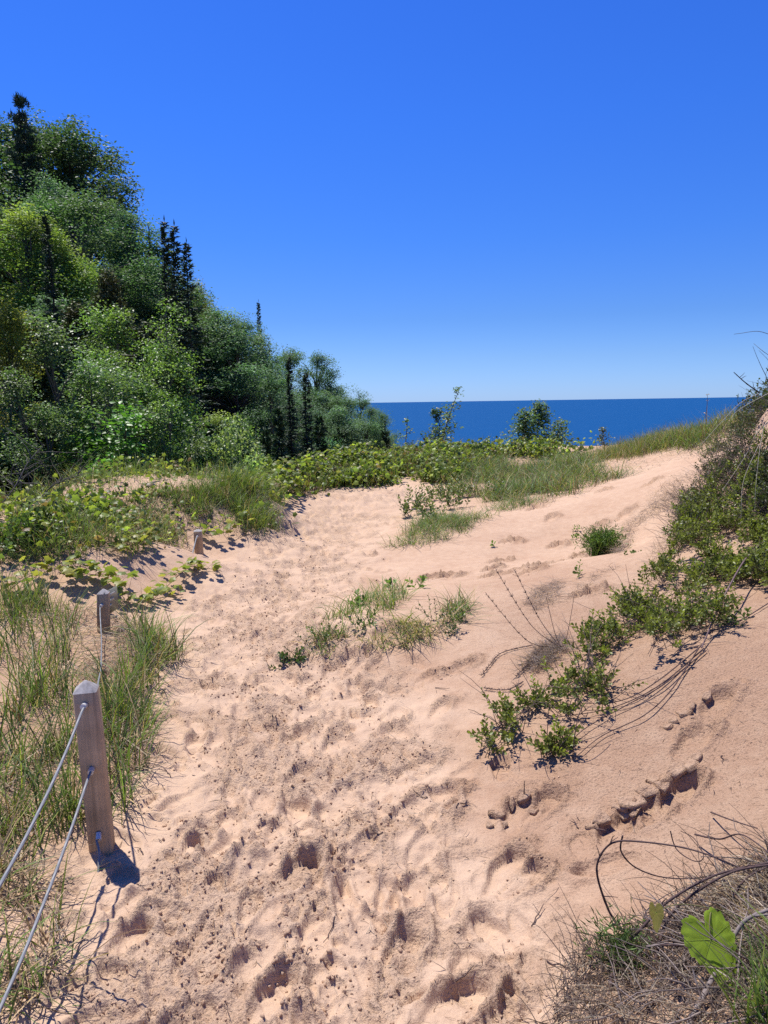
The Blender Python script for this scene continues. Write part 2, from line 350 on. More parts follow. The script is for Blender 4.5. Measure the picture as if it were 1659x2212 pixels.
# wind smoothed dune relief + trodden relief
GZ += near * (0.022 * lowf + (0.003 + 0.0 * pm) * fbm(GX, GY, 5, 3, 21))
ch = fbm(GX, GY, 4.2, 2, 30); rid = 1 - np.abs(fbm(GX, GY, 3.3, 2, 60)) * 2
GZ += near * pm * (0.016 * ch + 0.010 * np.clip(rid, 0, 1) + 0.005 * fbm(GX, GY, 12, 2, 35) + 0.0022 * fbm(GX, GY, 36, 1, 37))
ROUGH = np.zeros_like(GZ); PRINTS = []; GZB = GZ.copy()
def stamp(x, y, ang, a, b, dep, rim=0.4, toe=0.5, seed=0, rough=0.0):
    """one foot print pressed into the sand"""
    R0 = a * 2.2; rad = math.hypot(x, y + 1)
    i0 = np.searchsorted(rr, rad - R0); i1 = np.searchsorted(rr, rad + R0); tt = math.atan2(x, y + 1)
    j0 = np.searchsorted(th, tt - R0 / rad); j1 = np.searchsorted(th, tt + R0 / rad)
    if i1 <= i0 or j1 <= j0: return
    X = GX[i0:i1, j0:j1] - x; Y = GY[i0:i1, j0:j1] - y
    u = X * math.cos(ang) + Y * math.sin(ang); v = -X * math.sin(ang) + Y * math.cos(ang)
    wv = 0.24 * noise((X + x) * 12, (Y + y) * 12, seed % 50) + 0.05 * noise((X + x) * 34, (Y + y) * 34, 7)
    bw = b * (1 + 0.18 * np.clip(u / a, -1, 1))
    e = np.sqrt((u / a) ** 2 + (v / bw) ** 2) + wv
    pit = (1 - sstep(0.80, 1.0, e)) * (0.45 + 0.55 * np.clip(0.5 + 0.75 * u / a, 0, 1))      # foot slides: deep at one end, ramp at the other
    rimv = np.exp(-((e - 1.20) / 0.16) ** 2) * (1 + toe * np.clip(u / a, -1, 1)) * (1 + 0.6 * noise((X + x) * 14, (Y + y) * 14, 3))
    old = GZ[i0:i1, j0:j1]; base = GZB[i0:i1, j0:j1]; lev = 1 - sstep(0.7, 1.35, e)
    old = old * (1 - 0.75 * lev) + (base + 0.25 * (old - base)) * 0.75 * lev
    GZ[i0:i1, j0:j1] = old - dep * pit + dep * rim * rimv
    ROUGH[i0:i1, j0:j1] = np.maximum(ROUGH[i0:i1, j0:j1] * (1 - .6 * (e < .8)), rough * np.exp(-((e - 1.25) / .45) ** 2) * (np.clip(u / a + .6, 0, 1.4)))
    PRINTS.append((x, y, ang, a, b, dep))
prng = np.random.default_rng(77)
for k in range(1500):
    s = prng.uniform(4, 88); i = int(s); t = unit(PS[min(i + 1, 89)] - PS[i]); nrm = np.array([-t[1], t[0]])
    p = PS[i] + t * prng.uniform(-.1, .1) + nrm * prng.normal(0, 0.5) * PW[i]
    if np.hypot(*p) > 13.5: continue
    sc = prng.uniform(0.28, 0.85) if prng.random() < .8 else prng.uniform(.8, 1.05)
    stamp(p[0], p[1], math.atan2(t[1], t[0]) + prng.normal(0, 0.5) + (math.pi if prng.random() < .5 else 0), 0.13 * sc, 0.055 * sc,
          (.008 + .028 * prng.random() ** 1.6) * (.55 + .5 * sc), prng.uniform(.2, .5), prng.uniform(0, .9), k, prng.uniform(0, 1) ** 1.5)
# single tracks on the smooth slope: (px, py, height guess, angle deg, depth, size)
TRACKS = [(1400, 1745, .17, 45, .05, 1.35), (1330, 1790, .12, 50, .045, 1.2), (1500, 1580, .28, 42, .04, 1.3), (1545, 1520, .32, 42, .04, 1.25), (1465, 1690, .22, 40, .055, 1.2),
          (1120, 1760, .06, 60, .04, 1.2), (1170, 1740, .08, 45, .035, 1.1), (1090, 1870, .05, 50, .04, 1.1), (1130, 1890, .06, 30, .035, 1.0),
          (730, 1440, .04, 55, .05, 1.5), (640, 1590, 0, 60, .05, 1.2), (880, 1760, .0, 50, .04, 1.1), (985, 2170, .0, 40, .06, 1.4), (870, 2050, .0, 70, .05, 1.2),
          (640, 1890, 0, 60, .055, 1.3), (280, 2030, 0, 75, .05, 1.0), (415, 1830, 0, 80, .05, .8), (780, 1830, 0, 30, .035, .8), (590, 2150, 0, 60, .045, 1.0),
          (920, 1460, .09, 30, .025, 1.0), (1000, 1440, .12, 40, .03, 1.0), (950, 1540, .06, 60, .03, 1.0), (900, 1660, .02, 40, .035, 1.1), (930, 1720, .03, 20, .035, 1.2)]
for k, (px, py, z, a, dp, sc) in enumerate(TRACKS):
    p = Zp(px, py, z); stamp(p[0], p[1], R(a), .105 * sc, .045 * sc, dp * .75, .38, .8, 100 + k, 1.0)
SL = [(1150, 1100, 9.6), (1120, 1215, 6.6), (1060, 1210, 6.8), (1160, 1205, 6.7), (1230, 1180, 6.9), (1250, 1150, 7.4), (1290, 1105, 8.4), (1190, 1115, 9.0), (1100, 1145, 8.2),
      (1145, 1230, 6.3), (1060, 1230, 6.4), (960, 1228, 6.6), (920, 1235, 6.6), (1260, 1305, 5.0), (1200, 1140, 8.0), (1350, 1090, 8.5), (1400, 1060, 9.3), (1075, 1185, 7.3), (1300, 1060, 10), (880, 1140, 8.9)]
for k, (px, py, y) in enumerate(SL):
    p = P(px, py, y); stamp(p[0], p[1], R(prng.uniform(20, 60)), .16, .065, .04, .5, .7, 200 + k, 1.0)
# broken crust: chunks of damp sand standing at odd heights
def cells(x, y, f, s):
    x = x * f + .35 * noise(x * f * .8, y * f * .8, s); y = y * f + .35 * noise(x * .8, y * f * .8, s + 1); xi = np.floor(x).astype(int); yi = np.floor(y).astype(int)
    f1 = np.full(x.shape, 9.); f2 = np.full(x.shape, 9.); cv = np.zeros(x.shape)
    for dx in (-1, 0, 1):
        for dy in (-1, 0, 1):
            h = _perm[(xi + dx + _perm[(yi + dy + s * 37) & 4095]) & 4095]
            d = np.hypot(xi + dx + (h % 64) / 64 - x, yi + dy + (h // 64) / 64 - y)
            f2 = np.where(d < f1, f1, np.minimum(f2, d)); cv = np.where(d < f1, (h * 7919 % 1000) / 1000, cv); f1 = np.minimum(f1, d)
    return cv, f2 - f1
k_ = slice(0, int(np.searchsorted(rr, 14))); xs, ys = GX[k_], GY[k_]
pat = np.clip(pm[k_] * sstep(.02 - .12 * sstep(4, 7, RR[k_]), .32 - .1 * sstep(4, 7, RR[k_]), fbm(xs, ys, 2.4, 3, 66)) * .95 + ROUGH[k_] * .9, 0, 1)
fade = 1 - sstep(4, 7, RR[k_])
cv, ed_ = cells(xs, ys, 27, 1); GZ[k_] += pat * fade * .017 * (cv ** 1.6 - .3) * sstep(.02, .16, ed_)
cv2, ed2 = cells(xs, ys, 13, 2); GZ[k_] += pat * (.010 + .034 * (1 - fade)) * (cv2 ** 1.5 - .35) * sstep(.0, .16, ed2)
CRUMBLE = np.zeros_like(GZ); CRUMBLE[k_] = pat
# colour masks: loose / litter / crust
loose = np.clip(-.22 * CRUMBLE + 0.28 + 0.75 * pm + 0.35 * sstep(4, 9, RR) - 0.25 * sstep(.6, 1.6, GX) * (1 - sstep(3, 6, GY)) + .12 * lowf, 0, 1)
litter = sstep(0.15, 0.9, CD + 0.5 * fbm(GX, GY, .8, 3, 77)) * (1 - sstep(2.0, 4.0, GX))
crust = np.clip((1 - pm) * (1 - sstep(5, 9, RR)) * (0.35 + .65 * sstep(0.3, 1.0, GX)) + CRUMBLE * .9, 0, 1)
tb = MB()
ii = (np.arange(NR - 1)[:, None] * NT + np.arange(NT - 1)[None]).ravel()
tb.add(np.stack([GX, GY, GZ], -1).reshape(-1, 3), np.stack([ii, ii + NT, ii + NT + 1, ii + 1], 1)[:, ::-1][:, [0, 1, 2, 3]],
       np.stack([loose, litter, crust], -1).reshape(-1, 3))
dune = tb.build('sand_dune', M_sand, smooth=True); tag(dune, kind='structure')
dune['label'] = 'pale pink sand dune with a trampled footpath'
if dune.data.polygons[1000].normal.z < 0: dune.data.flip_normals()

def H(x, y):                                            # ground height, read back from the dune mesh
    x = np.asarray(x, float); y = np.asarray(y, float)
    r = np.hypot(x, y + 1); t = np.arctan2(x, y + 1)
    fi = np.clip(np.interp(r, rr, np.arange(NR)), 0, NR - 1.001); fj = np.clip(np.interp(t, th, np.arange(NT)), 0, NT - 1.001)
    i = fi.astype(int); j = fj.astype(int); a = fi - i; b = fj - j
    return (GZ[i, j] * (1 - a) * (1 - b) + GZ[i + 1, j] * a * (1 - b) + GZ[i, j + 1] * (1 - a) * b + GZ[i + 1, j + 1] * a * b)
def on(x, y, dz=0): return np.array([x, y, float(H(x, y)) + dz])
def G(px, py):                                          # where a sight line meets the ground
    d = ray(px, py); t = np.linspace(1.0, 32, 1500); q = CAM + d[None] * t[:, None]
    hit = np.where(q[:, 2] < H(q[:, 0], q[:, 1]))[0]
    k = hit[0] if len(hit) else len(t) - 1
    return np.array([q[k, 0], q[k, 1], float(H(q[k, 0], q[k, 1]))])
def poly_world(pp): return np.array([G(*p)[:2] for p in pp])
def in_poly(x, y, poly):
    r = np.zeros(len(x), bool); n = len(poly)
    for i in range(n):
        x1, y1 = poly[i]; x2, y2 = poly[(i + 1) % n]
        r ^= ((y1 > y) != (y2 > y)) & (x < (x2 - x1) * (y - y1) / (y2 - y1 + 1e-12) + x1)
    return r
def scatter(poly, n, clump=0.0, f=1.5, s=0):
    lo, hi = poly.min(0), poly.max(0); out = np.zeros((0, 2))
    for _ in range(60):
        q = rng.uniform(lo, hi, (n * 3, 2)); q = q[in_poly(q[:, 0], q[:, 1], poly)]
        if clump > 0:
            k = fbm(q[:, 0], q[:, 1], f, 2, 90 + s); q = q[rng.random(len(q)) < sstep(-clump * .5, clump, k + 0.15)]
        out = np.concatenate([out, q])
        if len(out) >= n: break
    out = out[:n]
    return np.concatenate([out, H(out[:, 0], out[:, 1])[:, None]], 1)

# lake
lk = MB(); LZ = -46.0
ly = np.array([60, 120, 250, 500, 1000, 2500, 6000, 15000, 40000, 90000.]); lx = np.linspace(-1, 1, 25)
LX, LY = np.meshgrid(lx, ly); LXX = LX * (LY * 1.6 + 300)
i = (np.arange(len(ly) - 1)[:, None] * 25 + np.arange(24)[None]).ravel()
lk.add(np.stack([LXX, LY, np.full_like(LXX, LZ)], -1).reshape(-1, 3), np.stack([i, i + 1, i + 26, i + 25], 1))
lake = lk.build('lake_water', M_water); tag(lake, 'deep blue lake reaching a flat horizon', kind='structure')

# ------------------------------------------------------------------ trees
RHV = np.array([[0, 0, 0], [.42, .45, .10], [0, 1, 0], [-.42, .45, .10]]); RHF = [[0, 1, 2], [0, 2, 3]]
def leaf_cloud(mb, cen, sig, per, size, base, w=0.8, flat=0.75, cj=0.13, lj=0.22, upb=0.75):
    """leaves spread round every twig cluster of a crown"""
    C = len(cen); n = C * per
    bl = rdir(n) * (1.75 * rng.random((n, 1)) ** .45); p = np.repeat(cen, per, 0) + bl * np.array([1, 1, flat]) * np.repeat(np.broadcast_to(sig, (C,)), per)[:, None]
    d = rdir(n, -.8, .5); nn = rdir(n, -1, 1); nn[:, 2] = np.abs(nn[:, 2]) + upb
    s = size * rng.uniform(.65, 1.3, n)
    M = frames(d, nn) * s[:, None, None]; M[:, :, 0] *= w
    c = np.repeat(np.repeat(jit(base, C // 5 + 1, cj, .06), 5, 0)[:C], per, 0) * np.exp(rng.normal(0, lj, (n, 1)))
    mb.inst(RHV, RHF, M, p, np.clip(c, .003, .8))
def limb(a, b, sag, n=6):
    t = np.linspace(0, 1, n)[:, None]; p = a + (b - a) * t
    p[:, 2] += np.sin(t[:, 0] * math.pi) * sag; return p + rng.normal(0, .02, (n, 3)) * np.linalg.norm(b - a) * .5 * (t > 0) * (t < 1)
def broadleaf(h, r, cb, ncl, per, ls, base, bark, seed, sig=0.42, top=0.62, multi=1):
    """trunk mesh, crown mesh of a leafy tree, standing on the origin"""
    global rng
    keep = rng; rng = np.random.default_rng(seed)
    tr, cr = MB(), MB()
    for q in range(multi):
        a0 = rng.uniform(0, 6.28); lean = np.array([math.cos(a0), math.sin(a0)]) * (0.05 if multi == 1 else 0.16) * h
        zz = np.linspace(0, 1, 9); pts = np.stack([lean[0] * zz ** 1.4 + .02 * h * np.sin(zz * 5 + a0), lean[1] * zz ** 1.4 + .02 * h * np.cos(zz * 4), zz * h * .93 - .3], 1)
        tube(tr, pts, h * .012 * (1 - zz * .85) / math.sqrt(multi), 7, bark)
        n = ncl // multi; cen = []; SUBS = 5                      # boughs, each a shelf of leaf clusters, dark gaps between
        while len(cen) < n:
            z = rng.uniform(cb, 1.0); u = (z - cb) / (1 - cb)
            prof = math.sin(math.pi * min(1, (u * .93 + .07)) ** top) ** .75
            a = rng.uniform(0, 6.28); rad = r * prof * math.sqrt(rng.uniform(.15, 1)) * (1 + .22 * math.sin(3 * a + seed) * math.sin(5 * z + seed)) * (.8 + .3 * rng.random())
            ax = np.array([np.interp(z, zz * .93, pts[:, 0]), np.interp(z, zz * .93, pts[:, 1])]); q0 = np.array([ax[0] + rad * math.cos(a), ax[1] + rad * math.sin(a), z * h])
            bs = .155 * r * rng.uniform(.7, 1.3)
            for _ in range(SUBS):
                o = rdir(1)[0] * (1.6 * rng.random() ** .45) * np.array([bs, bs, bs * .9]); o[2] -= .2 * np.hypot(o[0], o[1]); cen.append(q0 + o)
        cen = np.array(cen[:n])
        for k in range(0, n, 4):
            e = cen[k]; zb = max(cb * h * .7, e[2] - .22 * h * rng.uniform(.5, 1))
            b = np.array([np.interp(zb / h, zz * .93, pts[:, 0]), np.interp(zb / h, zz * .93, pts[:, 1]), zb])
            tube(tr, limb(b, e, .03 * h), np.linspace(.004, .0012, 6) * h, 4, bark, False)
        leaf_cloud(cr, cen, sig * rng.uniform(.7, 1.3, n), per, ls, base)
    rng = keep
    return tr, cr
def spruce(h, r, seed, base, bark, thin=1.0, layers=44):
    global rng
    keep = rng; rng = np.random.default_rng(seed); tr, cr = MB(), MB()
    zz = np.linspace(0, 1, 8); tube(tr, np.stack([.01 * h * np.sin(zz * 6), zz * 0, zz * h - .3], 1), h * .011 * (1.04 - zz), 6, bark)
    NB = layers * 6
    for L in range(NB):
        t = ((L + rng.random()) / NB) ** .85; z = h * (.06 + .93 * t); ln = (r * ((1 - t) ** .95) + .09) * rng.uniform(.3, 1.3)
        a = rng.uniform(0, 6.28); n = max(3, int(ln * 8 * thin)); s = np.linspace(.1, 1, n); dr = -.32 * (1 - t) + .45 * t ** 3 + rng.normal(0, .08)
        p = np.stack([math.cos(a) * ln * s, math.sin(a) * ln * s, z + ln * (dr * s + .12 * s ** 2)], 1)
        tube(tr, p[[0, n // 2, n - 1]], [.012, .008, .004], 3, bark, False)
        for sg in (-1, 1, 0):
            d = np.stack([math.cos(a + sg * .9) + rng.normal(0, .2, n), math.sin(a + sg * .9) + rng.normal(0, .2, n), rng.normal(-.12 + .5 * t ** 3, .25, n)], 1)
            M = frames(d, np.array([0, 0, 1.]) + rng.normal(0, .5, (n, 3))) * (np.clip(.46 * (1.15 - s * .6), .1, .5) * (.6 + .45 * (1 - t)) * rng.uniform(.7, 1.2, n))[:, None, None]; M[:, :, 0] *= .40
            cr.inst(RHV, RHF, M, p, jit(base, n, .22, .05))
    p = np.array([[0, 0, h]]); cr.inst(RHV, RHF, frames(np.array([[0, 0, 1.]]), np.array([[0, 1., 0]])) * .4 * np.array([.25, 1, 1]), p - [0, 0, .1], base)
    rng = keep; return tr, cr
def cedar(h, r, seed, base, bark):
    global rng
    keep = rng; rng = np.random.default_rng(seed); tr, cr = MB(), MB()
    zz = np.linspace(0, 1, 8); tube(tr, np.stack([zz * 0, .02 * h * np.sin(zz * 4), zz * h - .3], 1), h * .014 * (1.05 - zz), 6, bark)
    n = 300; z = rng.uniform(.03, 1, n) ** .85; a = rng.uniform(0, 6.28, n); rad = r * (1 - z) ** .65 * np.sqrt(rng.uniform(.3, 1, n)) * rng.uniform(.8, 1.15, n)
    cen = np.stack([rad * np.cos(a), rad * np.sin(a), z * h * .97], 1)
    leaf_cloud(cr, cen, .22, 38, .16, base, w=.5, flat=.8, cj=.22, lj=.2, upb=0)
    for k in range(0, n, 8): tube(tr, limb(np.array([0, 0, cen[k, 2] * .9]), cen[k], .1, 4), [.02, .015, .01, .006], 3, bark, False)
    rng = keep; return tr, cr
def pine(h, r, seed, base, bark):
    global rng
    keep = rng; rng = np.random.default_rng(seed); tr, cr = MB(), MB()
    zz = np.linspace(0, 1, 9); tube(tr, np.stack([.012 * h * np.sin(zz * 5), zz * 0, zz * h - .3], 1), h * .013 * (1.06 - zz), 7, bark)
    cen = []
    for L in range(15):
        t = L / 14; z = h * (.35 + .64 * t); nb = 6 if t < .8 else 4
        for k in range(nb):
            z = h * (.35 + .64 * t) + rng.uniform(-.4, .1) * (t < .95); a = rng.uniform(0, 6.28); ln = r * (1.05 - t) ** .55 * rng.uniform(.45, 1.15)
            e = np.array([math.cos(a) * ln, math.sin(a) * ln, z + ln * .38]); b = np.array([0, 0, z])
            tube(tr, limb(b, e, -.12, 5), [.05, .04, .03, .02, .01], 4, bark, False)
            for q in np.linspace(.35, 1, 4): cen.append(b + (e - b) * q + rng.normal(0, .12, 3))
    cen.append(np.array([0, 0, h])); cen = np.array(cen); C = len(cen); per = 34; n = C * per
    d = rdir(n, -.2, 1); M = frames(d, rdir(n)) * (.36 * rng.uniform(.7, 1.2, n))[:, None, None]; M[:, :, 0] *= .22
    cr.inst(RHV, RHF, M, np.repeat(cen, per, 0) + rng.normal(0, .07, (n, 3)), np.repeat(jit(base, C, .18, .04), per, 0))
    rng = keep; return tr, cr

B_grey = (.11, .10, .085); B_white = (.38, .36, .32); B_dark = (.045, .036, .03)
PROTO = {}
def proto(key, nom_h, nom_r, pair, lm):
    zz_ = np.concatenate(pair[1].v)[:, 2]; nom_h = float(np.quantile(zz_, .9985))       # true height of the crown
    PROTO[key] = (nom_h, nom_r, pair[0].mesh(key + '_trunk', M_bark, True), pair[1].mesh(key + '_crown', lm))
for k, (sd_, c_) in enumerate([(21, (.066, .108, .042)), (22, (.058, .100, .040)), (23, (.072, .115, .050)), (24, (.056, .098, .045))]):
    proto('aspen%d' % k, 12, 2.7, broadleaf(12, 2.9, .08, 330, 88, .11, (c_[0] * 1.65, c_[1] * 1.75, c_[2] * 2.0), B_grey, sd_, sig=.34, top=1.15), M_treeleaf)
proto('maple0', 16, 4.0, broadleaf(16, 4.0, .2, 320, 95, .15, (.075, .125, .05), B_dark, 31, sig=.46, top=1.1), M_treeleaf)
proto('maple1', 15, 3.6, broadleaf(15, 3.6, .22, 280, 95, .15, (.08, .13, .052), B_dark, 32, sig=.44, top=1.1), M_treeleaf)
proto('pale0', 10, 2.5, broadleaf(10, 2.5, .12, 250, 95, .105, (.20, .29, .06), B_grey, 41, sig=.32, top=1.0), M_treeleaf)
proto('yellow0', 8, 2.2, broadleaf(8, 2.2, .12, 220, 85, .095, (.24, .26, .05), B_grey, 42, sig=.28), M_treeleaf)
proto('birch0', 4.8, 1.35, broadleaf(4.8, 1.35, .03, 250, 88, .055, (.125, .20, .075), B_grey, 51, sig=.17, multi=3), M_leaf)
proto('birch1', 5.5, 1.4, broadleaf(5.5, 1.4, .03, 250, 88, .058, (.15, .235, .06), B_grey, 52, sig=.18, multi=2), M_leaf)
proto('hazel0', 2.6, 1.0, broadleaf(2.6, 1.0, .06, 80, 26, .115, (.10, .23, .035), B_dark, 53, sig=.2, multi=3), M_leaf)
proto('bush0', 2.4, 1.3, broadleaf(2.4, 1.3, .02, 120, 60, .075, (.085, .145, .05), B_dark, 54, sig=.18, multi=3), M_leaf)
proto('bush1', 2.2, 1.1, broadleaf(2.2, 1.1, .02, 110, 60, .075, (.26, .33, .12), B_dark, 55, sig=.15, multi=3), M_leaf)
proto('spruce0', 14, 1.35, spruce(14, 1.75, 61, (.040, .070, .042), B_dark), M_needle)
proto('spruce1', 15, 1.1, spruce(15, 1.45, 62, (.036, .064, .040), B_dark, layers=52), M_needle)
proto('fir0', 4.5, 1.0, spruce(4.5, 1.0, 63, (.040, .078, .034), B_dark, layers=24, thin=1.4), M_needle)
proto('cedar0', 7, 1.5, cedar(7, 1.5, 64, (.085, .092, .028), B_dark), M_needle)
proto('cedar1', 6, 1.4, cedar(6, 1.4, 65, (.062, .080, .028), B_dark), M_needle)
proto('pine0', 17, 2.6, pine(17, 2.6, 66, (.042, .066, .036), B_dark), M_needle)
KIND = {'aspen': 'aspen_tree', 'maple': 'maple_tree', 'pale': 'leafy_tree', 'yellow': 'leafy_tree', 'birch': 'birch_tree', 'hazel': 'hazel_bush', 'bush': 'leafy_bush',
        'spruce': 'spruce_tree', 'fir': 'fir_sapling', 'cedar': 'cedar_tree', 'pine': 'pine_tree'}
trn = np.random.default_rng(9)
def plant(key, x, y, h, rs, label, cat, group, dz=0.0, z=None):
    nh, nr, tm, cm = PROTO[key]; base = key.rstrip('0123456789')
    z = float(H(x, y)) - .1 if z is None else z
    t = thing(KIND[base], label, cat, (x, y, z + dz), group)
    t.rotation_euler = (0, 0, trn.uniform(0, 6.28)); sc = h / nh
    t.scale = (sc * rs, sc * rs, sc)
    for nme, me in (('trunk', tm), ('crown', cm)):
        o = bpy.data.objects.new(nme, me); col.objects.link(o); o.parent = t
    return t
WOOD = 'trees on the wooded slope'
TREES = [  # prototype, px, py of the top, forward distance, width factor, label
 ('pine0', 42, 208, 46, .62, 'dark pine with tufted tip, the highest treetop above the lake slope'),
 ('maple0', 105, 245, 49, 1.32, 'rounded dark leafy crown directly beside the tufted pine tip'),
 ('maple1', 178, 316, 50, 1.0, 'leafy crown jutting into open sky below the highest treetops'),
 ('maple1', 62, 252, 53, 1.1, 'leafy crown filling the gap behind the tufted pine'),
 ('maple0', 2, 236, 52, 1.06, 'leafy crown behind the tufted pine, cut by the photo edge'),
 ('aspen0', 185, 422, 38, 1.45, 'broad grey-green crown just under the leafy crown jutting into the sky'),
 ('aspen3', 258, 448, 42, 1.1, 'grey-green crown stepping down between the broad crown and twin spires'),
 ('aspen1', 315, 480, 43, 1.45, 'grey-green crown touching the twin dark spires on their uphill side'),
 ('pale0', 36, 452, 27, 1.2, 'pale green leafy tree at the photo edge below the tufted pine'),
 ('pale0', 128, 520, 27, .95, 'bright green crown on the downhill side of the lone slim spruce'),
 ('spruce1', 97, 470, 21, .6, 'slim dark spruce standing alone before pale green leaves'),
 ('spruce1', 355, 480, 25.5, .72, 'taller spire of the twin dark spruces'),
 ('spruce1', 376, 489, 26.2, .8, 'second spire of the twin dark spruces, on the lake side'),
 ('spruce0', 402, 528, 28, .85, 'bushier dark spruce tucked behind the twin spires'),
 ('yellow0', 432, 612, 48, .75, 'yellow-green crown peeking out just beyond the twin spires'),
 ('aspen2', 462, 642, 52, 0.99, 'small grey-green crown between yellow-green crown and lone blue-sky spire'),
 ('aspen0', 508, 684, 50, 0.99, 'green crown leaning against the lone blue-sky spire'),
 ('spruce0', 558, 655, 55, .62, 'lone pointed spruce spire rising against blue sky halfway down the slope'),
 ('aspen2', 440, 668, 38, 1.32, 'large grey-green crown below the yellow-green one, beside the twin spires'),
 ('aspen3', 497, 720, 37, 1.25, 'large dense green crown in front of the lone blue-sky spire'),
 ('aspen1', 588, 750, 50, 1.12, 'rounded crown directly down slope of the lone blue-sky spire'),
 ('aspen0', 640, 752, 54, 1.12, 'rounded crown above the two dark spruces of the lower slope'),
 ('aspen3', 686, 762, 57, 1.12, 'rounded crown on the shoulder before the slope drops to the lake'),
 ('aspen2', 716, 805, 60, 0.99, 'crown below the shoulder of the treeline, third from the lake'),
 ('spruce1', 624, 772, 31, .62, 'slim dark spruce of the lower slope, the farther uphill of two'),
 ('spruce0', 661, 806, 30, .78, 'slim dark spruce of the lower slope, the one nearer the lake'),
 ('aspen1', 770, 845, 60, 0.92, 'small crown standing out above the last trees before the lake'),
 ('aspen0', 744, 855, 52, 0.99, 'low crown beneath the treeline shoulder near the lake'),
 ('aspen3', 800, 878, 56, 0.92, 'last leafy tree of the slope with the lake beside it'),
 ('aspen2', 722, 878, 40, 1.12, 'light green bushy crown in front near the lake end of the wood'),
 ('aspen0', 780, 905, 44, 0.92, 'low bushy crown at the foot of the lake end of the wood'),
 ('aspen1', 570, 800, 34, 1.06, 'dark green crown standing before the two lower spruces'),
 ('fir0', 832, 930, 36, .8, 'small dark fir alone where the wood meets the lake'),
 ('aspen3', 823, 890, 46, 0.66, 'thin open-crowned tree silhouetted on the lake edge'),
 ('birch0', 150, 692, 12.6, 1.05, 'bushy young birch with glinting leaves rising behind the dune crest'),
 ('birch1', 285, 655, 16.5, 1.0, 'pale-topped young birch behind the glinting bushy birch'),
 ('birch1', 240, 745, 14.4, .9, 'fresh green birch filling in beside the glinting bushy birch'),
 ('birch0', 330, 800, 14.5, .9, 'young birch with small glinting leaves on the lake side of its neighbours'),
 ('birch0', 90, 800, 11.4, .8, 'low young birch in the shade at the dark hollow'),
 ('hazel0', 245, 868, 11.2, 1.0, 'hazel bush with large bright green leaves low before the birches'),
 ('yellow0', -14, 650, 13.0, .5, 'yellow-green leafy tree cut by the photo edge above the dark hollow'),
 ('cedar0', 165, 660, 22, .95, 'olive cedar behind the glinting bushy birch'),
 ('cedar0', 232, 590, 25, .85, 'tall olive cedar below the broad grey-green crown'),
 ('cedar1', 322, 700, 21, .9, 'olive cedar between the pale-topped birch and twin spires'),
 ('cedar1', 365, 745, 17.5, .8, 'brownish cedar at the foot of the twin spires'),
 ('cedar1', 60, 690, 15, .85, 'dark cedar over the hollow at the photo edge'),
 ('bush1', 490, 912, 15.5, .72, 'pale cream-green bush glowing in front of the dark wood'),
 ('bush0', 540, 895, 18.5, .75, 'mid-green bush just behind the pale cream-green bush'),
 ('bush0', 400, 900, 15.0, .85, 'dark green bush between the birches and the pale bush'),
 ('fir0', 452, 915, 17, .6, 'small fir beside the pale cream-green bush'),
 ('fir0', 573, 925, 16.5, .5, 'small fir at the crest below the two lower spruces'),
 ('fir0', 600, 880, 22, .6, 'bright green young fir before the two lower spruces'),
 ('fir0', 690, 900, 24, .7, 'dark young fir on the lake side of the two lower spruces'),
]
CATS = {'hazel': 'bush', 'bush': 'bush'}
for key, px, py, y, rs, lab in TREES:
    p = P(px, py, y); g = float(H(p[0], p[1])) - .1; h = p[2] - g
    plant(key, p[0], p[1], h, rs * (PROTO[key][0] / h) ** .55, lab, CATS.get(key.rstrip('0123456789'), 'tree'), 'bushes under the wood' if key[:-1] in CATS else WOOD)
# the rest of the wood behind and between, kept under the skyline of the front trees
SKX = [-400, 0, 60, 120, 180, 240, 250, 310, 340, 400, 430, 500, 560, 600, 700, 740, 800, 840]
SKY = [150, 255, 300, 300, 350, 420, 470, 510, 560, 620, 660, 720, 760, 800, 830, 885, 915, 960]
def skyline(x, y, zt):
    v = np.array([x, y, zt]) - CAM; k = v @ fw; return 829.5 + F * (v @ rt) / k, 1106 - F * (v @ up) / k
LAND = [(42, 230, 'tufted pine'), (196, 340, 'crown jutting into the sky'), (205, 445, 'broad grey-green crown'), (40, 480, 'pale green edge tree'), (97, 500, 'lone slim spruce'), (365, 520, 'twin spires'), (440, 640, 'yellow-green crown'),
        (300, 470, 'stepped grey-green crown'), (515, 690, 'crown by the blue-sky spire'), (558, 680, 'lone blue-sky spire'), (640, 770, 'pair of lower spruces'), (690, 775, 'treeline shoulder'), (770, 860, 'last crowns before the lake'), (150, 700, 'glinting bushy birch'),
        (285, 660, 'pale-topped birch'), (245, 880, 'large-leaved hazel'), (490, 920, 'pale cream-green bush'), (165, 660, 'olive cedar by the birch'), (365, 745, 'brownish cedar'), (570, 810, 'front dark green crown'), (0, 650, 'yellow-green edge tree'), (90, 800, 'low shaded birch')]
PLUR = {'cedar': 'cedars', 'spruce': 'spruces', 'bush': 'dark bushes', 'birch': 'young birches', 'maple': 'dark leafy trees', 'pale': 'fresh green trees', 'aspen': 'grey-green trees'}; used = {}
cnt = 0; placed = []
